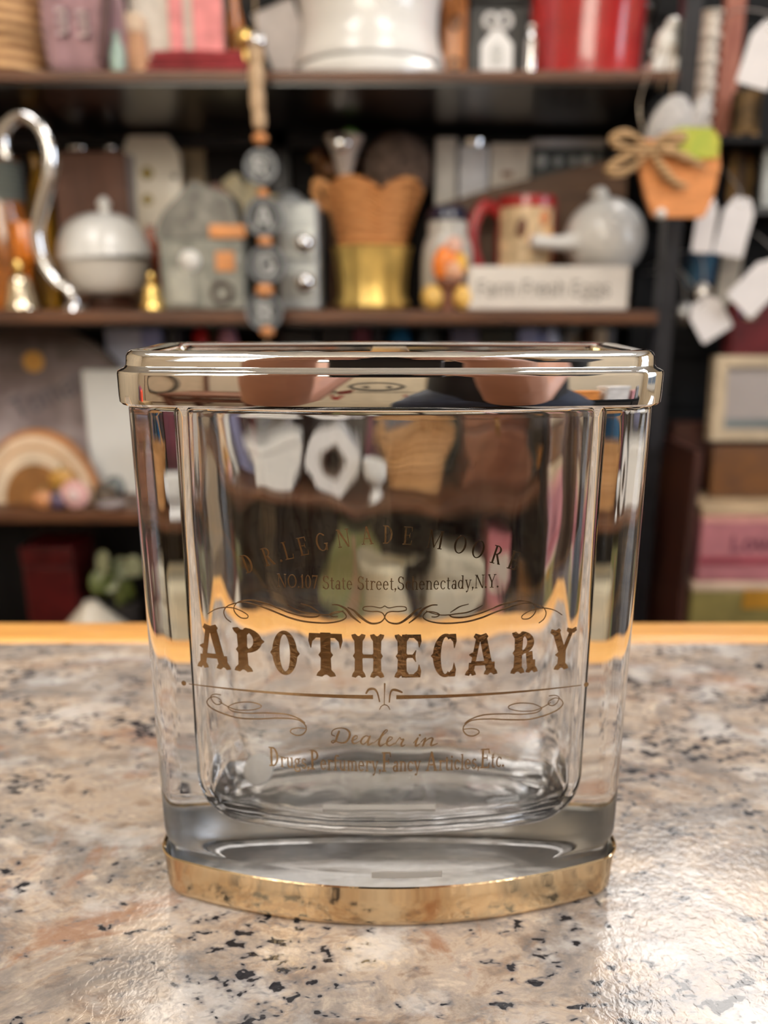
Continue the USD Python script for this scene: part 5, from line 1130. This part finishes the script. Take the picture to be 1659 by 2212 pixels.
obj('basket_body', cat(*[bx(-w_ / 2, w_ / 2, sy * .045 - .0015, sy * .045 + .0015, z, z + .004) for sy in (-1, 1) for z in np.linspace(0, h_ - .004, 6)], *[bx(-w_ / 2 + i * w_ / 9 - .0015, -w_ / 2 + i * w_ / 9 + .0015, sy * .045 - .0014, sy * .045 + .0014, 0, h_) for sy in (-1, 1) for i in range(10)], bx(-w_ / 2, w_ / 2, -.046, .046, 0, .003)), mk_post, t, False)
for px, r0, rr, col, nm, lab in ((1436, 975, .012, (.32, .13, .03), 'orange_tin', 'small orange tin lid glowing in the dark beside the right post'), (1440, 1235, .020, (.30, .14, .03), 'orange_pot', 'orange-brown pot in the dark right of the vase')):
    pass
x, w_, h_ = low(1394, 1440, 1215, 1.085)
t = thing('orange_pot', 'orange-brown pot in the dark low right of the vase', 'pot', (SX1 - .03, 1.09, Z4))
obj('pot_body', lathe([(0, 0), (w_ * .3, 0), (w_ * .5, h_ * .4), (w_ * .5, h_ * .75), (w_ * .35, h_ * .9), (w_ * .4, h_), (w_ * .3, h_), (0, h_ * .8)], 36, 3), M('rust_glaze', (.20, .085, .022), .3), t, True)
t = thing('white_pebble_jar', 'tiny white-stoppered jar beside the orange-brown pot', 'jar', (xcol(1468, 1240, 1.02), 1.02, Z4))
hz = zrow(1225, 1.02) - Z4
obj('jar_body', lathe([(0, 0), (.011, 0), (.011, hz * .85), (0, hz * .85)], 24), M('jar_dark', (.03, .03, .035), .2), t); obj('stopper', ball(.010, 1, 1, 1, 0, 0, hz * .9), M('stopper_grey', (.40, .37, .33), .4), t, True)

# ------------------------------------------------------------ dark display grid at the right
XG0 = PXR + .016
YGD = 1.19
t = thing('slatwall', 'black slatwall display board right of the shelving', 'slatwall', (0, YGD, 0))
obj('panel', bx(XG0, 1.28, 0, .02, 0, 1.60), mk_dark, t, False)
for z in np.arange(.35, 1.58, .075): obj('slat_lip', bx(XG0, 1.28, -.006, .0, z, z + .008), mk_dark, t, False)
ledges = []
for r0, nm in ((292, 'upper'), (447, 'lower')):
    z = zrow(r0, 1.03); t = thing('display_ledge', f'{nm} pale-edged black ledge on the display panel at the right', 'ledge', (0, 0, 0))
    obj('ledge', bx(XG0 + .012, .95, 1.03, YGD - .007, z - .008, z), mk_dark, t, False)
    obj('edge_strip', bx(XG0 + .012 if nm == 'lower' else .47, .95, 1.027, 1.030, z - .008, z), M('edge_pale', (.46, .42, .38) if nm == 'lower' else (.05, .05, .05), .4), t, False); ledges.append(z)
ZL1, ZL2 = ledges
# turned white candlestick and red board on the upper ledge
x, w_, h_ = spot(1497, 1556, 25, 1.06, ZL1, 290)
t = thing('white_candlestick', 'tall white turned candlestick standing by the right post', 'candlestick', (x, 1.065, ZL1))
pr = [(0, 0), (w_ * .5, 0), (w_ * .5, h_ * .05)]
for k in range(9): pr += [(w_ * .30, h_ * (.08 + k * .098)), (w_ * (.46 if k % 2 else .40), h_ * (.13 + k * .098))]
pr += [(w_ * .3, h_ * .96), (w_ * .45, h_), (0, h_)]
mk_cs = M('chalky_white', (.66, .58, .50), .5, var=.12, scale=40)
obj('stick', lathe(pr, 36, 3), mk_cs, t, True)
x, w_, h_ = spot(1545, 1590, -40, 1.12, ZL1, 290)
t = thing('rust_board', 'rust red narrow board leaning behind the white candlestick', 'board', (x + .006, 1.125, ZL1))
obj('board', rbox(w_, .014, h_, .003), wood('rust_wood', (.22, .05, .03), (.40, .16, .10), 'z', .5, 10), t, 40)
x, w_, h_ = spot(1595, 1650, 185, 1.07, ZL2, 430)
t = thing('gilt_frame', 'dark gilt picture frame standing on the lower ledge at the right edge', 'frame', (x, 1.09, ZL2), rx=-3)
mk_gilt = M('dark_gilt', (.16, .09, .03), .35, .5, var=.4, scale=60, bump=.4)
obj('frame_rails', cat(bx(-w_ / 2, -w_ / 2 + .010, -.007, .007, 0, h_), bx(w_ / 2 - .010, w_ / 2, -.007, .007, 0, h_), bx(-w_ / 2, w_ / 2, -.007, .007, 0, .012), bx(-w_ / 2, w_ / 2, -.007, .007, h_ - .05, h_)), mk_gilt, t, False)
obj('picture', bx(-w_ / 2 + .009, w_ / 2 - .009, -.002, .004, .010, h_ - .045), M('picture_umber', (.085, .045, .025), .5, var=.4, scale=12), t, False)
x, w_, h_ = spot(1640, 1720, 300, 1.05, ZL2, 430)
t = thing('grey_tile', 'pale grey ceramic tile on the lower ledge at the right edge of the picture', 'tile', (x + .008, 1.055, ZL2), rx=-6)
obj('tile', rbox(w_, .008, h_, .003), M('tile_grey', (.36, .37, .36), .35, var=.15), t, 40)
# hanging tags and trinkets
def tagpoly(w, h, cut=.25): return Polygon([(-w / 2, -h / 2), (w / 2, -h / 2), (w / 2, h / 2 - h * cut), (w / 2 - w * cut, h / 2), (-w / 2 + w * cut, h / 2), (-w / 2, h / 2 - h * cut)]).buffer(-.003).buffer(.003)
mk_tagw = M('hang_tag_white', (.74, .70, .69), .6, var=.03)
def hang(px, py, wpx, hpx, ang, Y, lab, hook_px=None):
    q = at(px, py, Y); s = (xcol(px + 100, py, Y) - xcol(px, py, Y)) / 100
    t = thing('hang_tag', lab, 'tag', (q[0], Y, q[2]), group='white hang tags on the black slatwall')
    tp = affinity.rotate(tagpoly(wpx * s, hpx * s), ang, origin=(0, 0))
    obj('card', ext(tp, .0012), mk_tagw, t, False)
    a = math.radians(ang); hx, hz_ = -math.sin(a) * hpx * s * .42, math.cos(a) * hpx * s * .42
    obj('eyelet', R(trimesh.creation.torus(.0035, .0009), 90, 'x').apply_translation([hx, -.0005, hz_]), silver, t, True)
    obj('thread', tube([(hx, .001, hz_), (hx * 1.3, .02, hz_ + .02), (hx * 1.5, (YGD - Y) * .55, hz_ + .055), (hx * 1.5, (YGD - .007 - Y), hz_ + .05)], .0008, 6, 6), M('thread_grey', (.35, .33, .32), .6), t, True)
hang(1532, 686, 72, 88, 33, .99, 'white hang tag tilted to the right, lowest of the hanging tags')
hang(1524, 487, 44, 112, -3, 1.00, 'narrow white hang tag under the terracotta plaque')
hang(1588, 490, 66, 120, -10, 1.02, 'broad pale hang tag right of the narrow one')
hang(1640, 618, 78, 118, -42, .97, 'large white tag tilted to the left at the right edge of the picture')
hang(1648, 118, 76, 128, -14, .96, 'white hang tag high up at the right edge of the picture')
for px, py, nm, lab in ((1518, 634, 'glass_star', 'clear faceted glass drop above the tilted white tag'), (1620, 668, 'glass_drop', 'clear faceted glass drop beside the large tilted tag'), (1478, 678, 'glass_bead_drop', 'dark faceted glass bead left of the tilted white tag')):
    q = at(px, py, 1.01); t = thing(nm, lab, 'trinket', (q[0], 1.01, q[2]))
    obj('crystal', trimesh.creation.icosphere(1, .0125).apply_scale([1, .8, 1.25]), silver if nm != 'glass_bead_drop' else pewter, t, False)
    obj('thread', tube([(0, 0, .014), (.0, .03, .05), (0, YGD - 1.017, .055)], .0007, 6, 5), M('thread_grey', (0, 0, 0)), t, True)
q = at(1512, 575, 1.10); t = thing('blue_scarf', 'blue and navy scarf folded over a peg under the hanging tags', 'scarf', (q[0], 1.10, q[2]))
obj('scarf_fold', rough_up(rbox(.034, .03, .055, .008, -.028, 3).subdivide().subdivide(), .002, 50, 2), M('scarf_blue', (.03, .12, .20), .8, var=.3, scale=30, col2=(.02, .02, .05)), t, True)
obj('peg', bx(-.004, .004, .01, YGD - 1.107, .012, .020), mk_post, t, False)
q = at(1596, 580, 1.15); t = thing('cream_streamer', 'long cream lace streamer hanging between the tags', 'lace', (q[0] - .012, 1.15, q[2]))
obj('lace', rough_up(ext(Polygon([(-.016, -.06), (.010, -.055), (.020, .05), (-.012, .05)]), .004).subdivide().subdivide(), .0012, 60, 6), M('lace_cream', (.52, .46, .38), .8, var=.15, scale=60), t, True)
obj('peg', bx(-.003, .003, .003, YGD - 1.157, .044, .050), mk_post, t, False)
q = at(1650, 735, 1.10); t = thing('maroon_cloth', 'dark maroon cloth hanging at the right edge above the picture frame', 'cloth', (q[0], 1.13, q[2]))
obj('cloth', rough_up(rbox(.085, .03, .11, .01, -.06, 3).subdivide().subdivide(), .003, 40, 3), M('maroon', (.12, .008, .010), .8, var=.2), t, True)
obj('peg', bx(-.004, .004, .012, YGD - 1.137, .03, .038), mk_post, t, False)

# ------------------------------------------------------------ tiered stand with framed print and boxes at the lower right
t = thing('print_stand', 'dark wooden stepped stand at the lower right', 'stand', (0, 0, 0))
YR = .93
def zz_(r, Y=YR): return zrow(r, Y)
xl = lambda px, r, Y=YR: xcol(px, r, Y)
BX0 = xl(1497, 1290)
zA, zB, zC_, zD = zz_(1262), zz_(1098), zz_(978), zz_(782)
obj('stand_frame', cat(bx(BX0 - .014, BX0 - .006, YR + .004, YR + .13, 0, zC_), bx(BX0 - .006, .95, YR + .10, YR + .13, 0, zC_ + .02), bx(.93, .95, YR + .004, YR + .10, 0, zC_)), wood('stand_wood', (.03, .012, .008), (.07, .02, .012), 'z', .5, 10), t, False)
obj('stand_shelf', bx(BX0 - .006, .93, YR + .004, YR + .10, zz_(1420) - .012, zz_(1420)), wood('stand_wood', 0, 0), t, False)
zb0 = zz_(1420)
bw = .25
t = thing('olive_box', 'olive green box with an orange square, lowest in the stack at the lower right', 'box', (BX0 + bw / 2, YR + .05, zb0 + .0004))
obj('box_body', rbox(bw, .09, zA - zb0 - .012, .003), M('olive_card', (.25, .20, .06), .5, var=.2, scale=10), t, 40)
obj('cream_lid', rbox(bw * 1.004, .092, .012, .003, zA - zb0 - .012), M('lid_cream', (.60, .44, .32), .5), t, 40, label='cream lid edge')
obj('orange_square', rbox(.05, .002, .026, .0008).apply_translation([xl(1650, 1300) - BX0 - bw / 2, -.0455, zz_(1318) - zb0]), M('orange_square', (.42, .20, .015), .5), t, 40)
hP = zB - zA
t = thing('pink_box', 'dusty pink box with dark lettering in the stack at the lower right', 'box', (BX0 + .004 + bw / 2, YR + .05, zA + .0008))
obj('box_body', rbox(bw, .088, hP - .020, .003), M('pink_card', (.46, .17, .19), .5, var=.12, scale=12), t, 40)
obj('pale_edge', rbox(bw * 1.002, .089, .011, .002, hP - .021), M('pink_pale', (.74, .36, .30), .5), t, 40)
obj('cream_lid', rbox(bw * 1.02, .094, .010, .003, hP - .011), M('lid_tan', (.50, .36, .22), .5), t, 40)
obj('dark_band', rbox(bw * .995, .002, .010, .0008).apply_translation([0, -.0445, hP * .24]), M('pink_dark', (.30, .05, .07), .5), t, 40)
obj('lettering', text_on('Lovely', .019, .085, .0006, True).apply_translation([xl(1628, 1165) - BX0 - bw / 2 + .014, -.0445, hP * .52]), M('print_plum', (.17, .05, .08), .5), t, False)
hB = zC_ - zB
t = thing('amber_print', 'dark amber-brown landscape card in the stack under the grey framed print', 'card', (BX0 + .030 + bw / 2, YR + .06, zB + .0012), rx=-6)
obj('card', rbox(bw, .012, hB - .004, .002), M('amber_print', (.055, .025, .015), .4, scale=14, col2=(.17, .065, .012)), t, 40)
hF = zD - zC_
t = thing('framed_print', 'pale framed grey print standing uppermost in the stack at the lower right', 'picture', (BX0 + .028 + bw / 2, YR + .075, zC_ + .0025), rx=-5)
mk_fr = M('pale_frame', (.46, .36, .24), .5, var=.12, scale=20)
for nm, m_ in (('frame_rail', bx(-bw / 2, bw / 2, -.010, .008, 0, .014)), ('frame_rail', bx(-bw / 2, bw / 2, -.010, .008, hF - .014, hF)), ('frame_rail', bx(-bw / 2, -bw / 2 + .016, -.010, .008, .014, hF - .014)), ('frame_rail', bx(bw / 2 - .016, bw / 2, -.010, .008, .014, hF - .014))):
    obj(nm, m_, mk_fr, t, False)
obj('print', bx(-bw / 2 + .016, bw / 2 - .016, -.002, .004, .014, hF - .014), M('grey_print', (.34, .30, .29), .3, var=.06, scale=6, coat=.4), t, False)
obj('print_band', bx(-bw / 2 + .016, bw / 2 - .016, -.003, -.002, .016, .028), M('print_slate', (.15, .17, .17), .4), t, False)
obj('lettering', text_on('THE', .012, .05, .0005, False).apply_translation([.02, -.0022, hF * .72]), M('print_grey', (.22, .20, .20), .5), t, False)
obj('left_upright', bx(-bw / 2 - .022, -bw / 2 - .006, .0, .012, -hB - .10, hF - .01), M('upright_umber', (.10, .07, .045), .5), t, False) if 0 else None
# ================================================================== behind the camera: what the lid mirrors
mk_can = M('banner_canvas', (.70, .58, .40), .85, var=.07, scale=8)
mk_ink = M('banner_ink', (.04, .038, .036), .7); mk_barn = M('banner_red', (.36, .05, .035), .7); mk_pine = M('banner_green', (.05, .07, .05), .7)
YW = YB + .002
t = thing('farm_banner', 'cream canvas wall banner printed with houses, a tree, red barn and roosters behind the photographer', 'banner', (-.13, YW, 0))
obj('canvas', bx(-.30, .31, 0, .010, .55, 1.35), mk_can, t, False)
obj('hanging_rod', R(cyl(.009, .66, -.33), 90, 'y').apply_translation([0, .010, 1.355]), mk_dark, t)
def art(nm, poly, m):
    g = ext(poly, .002); g.apply_transform(trimesh.transformations.rotation_matrix(math.pi, [0, 0, 1]))
    return obj(nm, g.apply_translation([0, .0125, 0]), m, t, False)
def house(x, z, w, h): return Polygon([(x, z), (x + w, z), (x + w, z + h * .6), (x + w / 2, z + h), (x, z + h * .6)]).difference(unary_union([sbox(x + w * .2, z + h * .08, x + w * .4, z + h * .5), sbox(x + w * .6, z + h * .08, x + w * .8, z + h * .5)]))
art('printed_house', house(.155, .876, .042, .036), mk_ink)
art('printed_tree', unary_union([Polygon([(.10 + .03, .93 - .011 * k), (.10 + .03 + .014 + .003 * k, .915 - .011 * k), (.10 + .03 - .014 - .003 * k, .915 - .011 * k)]) for k in range(4)] + [sbox(.127, .862, .133, .89)]), mk_pine)
barn = unary_union([sbox(.035 + .016 * k, .872 - .003 * k, .043 + .016 * k, .915 - .006 * k) for k in range(5)])
art('printed_barn', barn, mk_ink); art('printed_barn_roof', Polygon([(.03, .916), (.105, .892), (.108, .862), (.055, .872), (.03, .90)]), mk_barn)
def rooster(x, z, s): return unary_union([affinity.scale(Point(x, z).buffer(1, 16), s * .6, s * .45), affinity.rotate(affinity.scale(Point(x + s * .45, z + s * .5).buffer(1, 16), s * .22, s * .5), -15), Point(x + s * .5, z + s * 1.0).buffer(s * .2), affinity.rotate(affinity.scale(Point(x - s * .6, z + s * .45).buffer(1, 16), s * .25, s * .6), 25), sbox(x - s * .08, z - s * .9, x + s * .02, z - s * .3)])
art('printed_rooster', rooster(.115, .815, .038), mk_barn); art('printed_rooster', rooster(-.235, .82, .036), mk_barn)
tr = unary_union([affinity.scale(Point(-.08, .95).buffer(1, 24), .135, .05).difference(affinity.scale(Point(-.08, .953).buffer(1, 24), .115, .036)), Point(-.03, .945).buffer(.014), Point(-.14, .945).buffer(.014)])
art('printed_truck', tr, mk_ink); art('printed_line', unary_union([sbox(-.26, .885, .02, .888)] + [sbox(-.26 + .03 * k, .879, -.257 + .03 * k, .894) for k in range(10)]), mk_ink)
t = thing('banner_trim', 'narrow white wooden upright right of the cream farm banner', 'trim', (.205, YW, 0)); obj('upright', bx(-.012, .012, 0, .02, .1, 1.9), mk_white, t, False)
# wreath picture, books, chair, cabinets
t = thing('wreath_print', 'beige framed print of a twig wreath on the wall behind the counter', 'picture', (-1.20, YW, .62))
obj('frame', cat(bx(-.30, .30, 0, .02, 0, .02), bx(-.30, .30, 0, .02, .58, .60), bx(-.30, -.28, 0, .02, .02, .58), bx(.28, .30, 0, .02, .02, .58)), mk_brn, t, False)
obj('print', bx(-.28, .28, .002, .008, .02, .58), M('print_beige', (.66, .52, .36), .8, var=.06), t, False)
obj('wreath', R(trimesh.creation.torus(.12, .012), 90, 'x').apply_translation([0, .014, .34]), M('twig_dark', (.06, .05, .035), .8, var=.4, scale=60), t, True)
t = thing('side_table', 'small brown wooden side table behind the photographer at the left', 'table', (-.72, -1.45, 0))
obj('table_top', rbox(.42, .34, .03, .004, .86), mk_brn, t, 40)
for sx in (-1, 1):
    for sy in (-1, 1): obj('leg', bx(sx * .18 - .018, sx * .18 + .018, sy * .14 - .018, sy * .14 + .018, 0, .86), mk_brn, t, False)
obj('apron', bx(-.16, .16, .13, .145, .76, .85), mk_brn, t, False)
t = thing('book_table', 'low tan cabinet carrying a row of red and blue books', 'cabinet', (-1.32, -1.2, 0))
obj('body', rbox(.6, .3, .74, .006), M('tan_cabinet', (.42, .29, .15), .5), t, 40); obj('door', bx(-.28, .28, .151, .165, .05, .70), M('tan_cabinet', (0, 0, 0)), t, False); obj('knob', ball(.014, 1, 1, 1, .2, .176, .4), gold, t, True)
for k, (col, hh) in enumerate((((.05, .07, .20), .20), ((.12, .14, .28), .19), ((.30, .08, .06), .20), ((.42, .20, .06), .18), ((.24, .08, .20), .19), ((.80, .06, .04), .17), ((.85, .09, .05), .17), ((.85, .11, .06), .165))):
    nm = ('navy blue', 'slate blue', 'brick red', 'ochre', 'purple', 'bright red, first', 'bright red, middle', 'bright red, last')[k]
    t = thing('upright_book', f'{nm} book in the row on the low tan cabinet', 'book', (-1.50 + .036 * k, -1.15, .7406), group='books in a row on the tan cabinet')
    obj('cover', rbox(.033, .14, hh, .002), M(f'upright_{k}', col, .4), t, 40)
t = thing('black_hutch', 'black shop cabinet behind the counter at the right', 'cabinet', (1.02, -1.40, 0))
obj('body', rbox(.95, .40, .82, .006), mk_dark, t, 40)
for sx in (-1, 1): obj('door', bx(sx * .235 - .21, sx * .235 + .21, .201, .215, .05, .76), M('hutch_door', (.02, .02, .022), .3), t, False)
for x, w, h, col, nm, lab in ((.66, .10, .13, (.06, .13, .05), 'green_bottle', 'dark green bottle on the black cabinet'), (.80, .10, .10, (.75, .28, .06), 'orange_carton', 'orange carton on the black cabinet'), (.94, .12, .14, (.75, .73, .72), 'white_carton_small', 'white carton on the black cabinet'), (1.10, .12, .09, (.62, .30, .32), 'pink_carton', 'pink carton on the black cabinet'), (1.28, .14, .12, (.30, .30, .32), 'grey_carton', 'grey carton at the far end of the black cabinet')):
    t = thing(nm, lab, 'bottle' if 'bottle' in nm else 'box', (x, -1.32, .8206))
    if 'bottle' in nm: obj('bottle_body', lathe([(0, 0), (w * .45, 0), (w * .45, h * .55), (w * .15, h * .75), (w * .15, h), (0, h)], 28), M(nm, col, .1), t)
    else: obj('box_body', rbox(w, .09, h * .8, .003), M(nm, col, .5), t, 40); obj('lid', rbox(w * 1.03, .094, h * .2, .003, h * .8), M(nm, col), t, 40)

# ------------------------------------------------------------ the photographer
def ms(p, r): return m3.Manifold.sphere(r, 20).translate([float(v) for v in p])
def bone(p, q, rp, rq): return m3.Manifold.batch_hull([ms(p, rp), ms(q, rq)])
def chain(pts, rs): return [bone(pts[i], pts[i + 1], rs[i], rs[i + 1]) for i in range(len(pts) - 1)]
def fuse(parts, fine=.012, it=8):
    m = parts[0]
    for p in parts[1:]: m = m + p
    m = m.refine_to_length(fine); q = m.to_mesh(); tm = trimesh.Trimesh(q.vert_properties[:, :3], q.tri_verts, process=True)
    return trimesh.smoothing.filter_taubin(tm, iterations=it)
PX, PY = .21, -.53
dv, uv = np.array([0, cp, -sp]), np.array([0, sp, cp])
C0 = np.array([0, 0, EYE])
def ph(x, u, b): return C0 + np.array([x, 0, 0]) + uv * u - dv * b      # phone space: right, up, back
person = thing('person', 'person in a black t-shirt with long fair hair holding a phone above the counter', 'person', (0, 0, 0))
sh = {-1: np.array([PX - .165, PY + .01, 1.33]), 1: np.array([PX + .165, PY + .01, 1.33])}
el_ = {-1: np.array([-.135, -.245, EYE - .095]), 1: np.array([.175, -.285, EYE - .10])}
wr_ = {-1: ph(-.072, .045, .040), 1: ph(.072, .045, .040)}
hip = np.array([PX, PY, .92])
body = chain([hip + [0, 0, .02], hip + [0, 0, .2], (PX, PY, 1.27)], [.125, .115, .12]) + [bone(sh[-1] + [.03, 0, -.03], sh[1] - [.03, 0, .03], .06, .06)]
body += chain([(PX, PY, 1.33), (PX, PY + .012, 1.43), (PX - .01, PY + .03, 1.47)], [.058, .052, .05])
hd = np.array([PX - .025, PY + .045, 1.56])
body += [m3.Manifold.batch_hull([ms(hd + [0, -.01, .035], .085), ms(hd + [0, -.03, .01], .08), ms(hd + [0, .028, -.06], .048), ms(hd + [0, .035, .03], .055)])]
body += [bone(hd + [0, .088, .012], hd + [0, .108, -.02], .009, .014)]                      # nose
body += [bone(hd + [-.018, .078, -.052], hd + [.018, .078, -.052], .007, .007), bone(hd + [-.014, .075, -.062], hd + [.014, .075, -.062], .008, .008)]
for s in (-1, 1):
    body += [m3.Manifold.batch_hull([ms(hd + [s * .083, -.005, .018], .010), ms(hd + [s * .090, -.018, .03], .010), ms(hd + [s * .082, -.006, -.016], .008)])]
    body += chain([sh[s], el_[s]], [.050, .040]) + chain([el_[s], el_[s] * .55 + wr_[s] * .45, wr_[s]], [.041, .038, .026])
    pk = [ph(s * .062, .062, .020), ph(s * .058, .095, .016), ph(s * .060, .050, .026)]
    body += [m3.Manifold.batch_hull([ms(wr_[s], .024), ms(pk[0], .017), ms(pk[1], .014), ms(pk[2], .016)])]
    for k, L in enumerate((.95, 1.05, 1., .82)):
        u = .104 - k * .018
        body += chain([ph(s * .056, u, .014), ph(s * (.050), u + .004, -.004), ph(s * (.050 - .022 * L), u + .006, -.0155 + .001), ph(s * (.050 - .034 * L), u + .006, -.0140)], [.0095, .0088, .0082, .0075])
    body += chain([ph(s * .062, .060, .028), ph(s * .052, .080, .030), ph(s * .034, .098, .0265), ph(s * .022, .108, .0235)], [.013, .011, .010, .009])
    hp = hip + [s * .095, 0, 0]
    body += chain([hp, hip + [s * .10, .02, -.45], hip + [s * .105, -.01, -.84]], [.095, .062, .042]) + [bone((PX + s * .105, PY - .03, .045), (PX + s * .115, PY + .13, .035), .04, .032)]
mk_skin = M('skin', (.66, .36, .26), .5, var=.06, scale=12)
obj('body', fuse(body, .010, 6), mk_skin, person, True)
shirt = chain([hip + [0, 0, -.01], hip + [0, 0, .2], (PX, PY, 1.27)], [.142, .133, .135]) + [bone(sh[-1] + [.02, 0, -.03], sh[1] - [.02, 0, .03], .074, .074)]
for s in (-1, 1): shirt += [bone(sh[s], sh[s] * .52 + el_[s] * .48, .066, .060)]
obj('t_shirt', fuse(shirt, .015, 8), M('black_jersey', (.012, .012, .014), .85, var=.2), person, True, label='black t-shirt')
jeans = [bone(hip + [-.05, 0, 0], hip + [.05, 0, 0], .138, .138)]
for s in (-1, 1): jeans += chain([hip + [s * .095, 0, 0], hip + [s * .10, .02, -.45], hip + [s * .105, -.01, -.83]], [.108, .076, .062])
obj('trousers', fuse(jeans, .018, 8), M('dark_denim', (.03, .04, .07), .85, var=.2), person, True)
for s in (-1, 1): obj('shoe', fuse([bone((PX + s * .105, PY - .04, .05), (PX + s * .117, PY + .15, .045), .05, .042)], .015, 4), mk_dark, person, True)
hair = [m3.Manifold.batch_hull([ms(hd + [0, -.03, .04], .098), ms(hd + [0, .0, .055], .088), ms(hd + [0, -.06, -.03], .075)])]
for s in (-1, 1): hair += chain([hd + [s * .075, -.02, .03], hd + [s * .092, -.02, -.08], hd + [s * .105, .04, -.20], hd + [s * .09, .085, -.33]], [.036, .032, .028, .012])
hair += chain([hd + [0, -.06, 0], hd + [0, -.075, -.15], hd + [0, -.06, -.3]], [.08, .08, .05])
face_cut = m3.Manifold.batch_hull([ms(hd + [0, .09, -.01], .075), ms(hd + [0, .09, -.09], .06)])
hm = hair[0]
for h in hair[1:]: hm = hm + h
obj('hair', fuse([hm - face_cut], .012, 5), M('fair_hair', (.36, .22, .10), .55, var=.3, scale=40, stretch=(8, 8, 1)), person, True)
for s in (-1, 1):
    e_ = obj('eye', ball(.0125, 1, 1, .8, *(hd + [s * .032, .073, .018])), M('eye_white', (.75, .73, .70), .2), person, True)
    obj('iris', ball(.006, 1, .5, 1, *(hd + [s * .032, .084, .016])), M('iris_blue', (.07, .12, .18), .2), e_, True)
ph_t = thing('phone', 'black phone held upside down by the photographer', 'phone', (0, 0, 0))
pm = rbox(.072, .0078, .150, .006, 0, 3)       # phone upright: rotate into the camera plane
pm.apply_translation([0, -.0078 / 2 - .003, -.018]); pm.apply_transform(trimesh.transformations.rotation_matrix(-PITCH, [1, 0, 0])); pm.apply_translation(C0)
obj('phone_body', pm, M('phone_black', (.015, .015, .017), .2, var=0), ph_t, 40)
sc = bx(-.033, .033, -.0114, -.0109, -.013, .127); sc.apply_transform(trimesh.transformations.rotation_matrix(-PITCH, [1, 0, 0])); sc.apply_translation(C0)
obj('screen', sc, M('phone_glass', (.02, .02, .025), .05, var=0), ph_t, False)
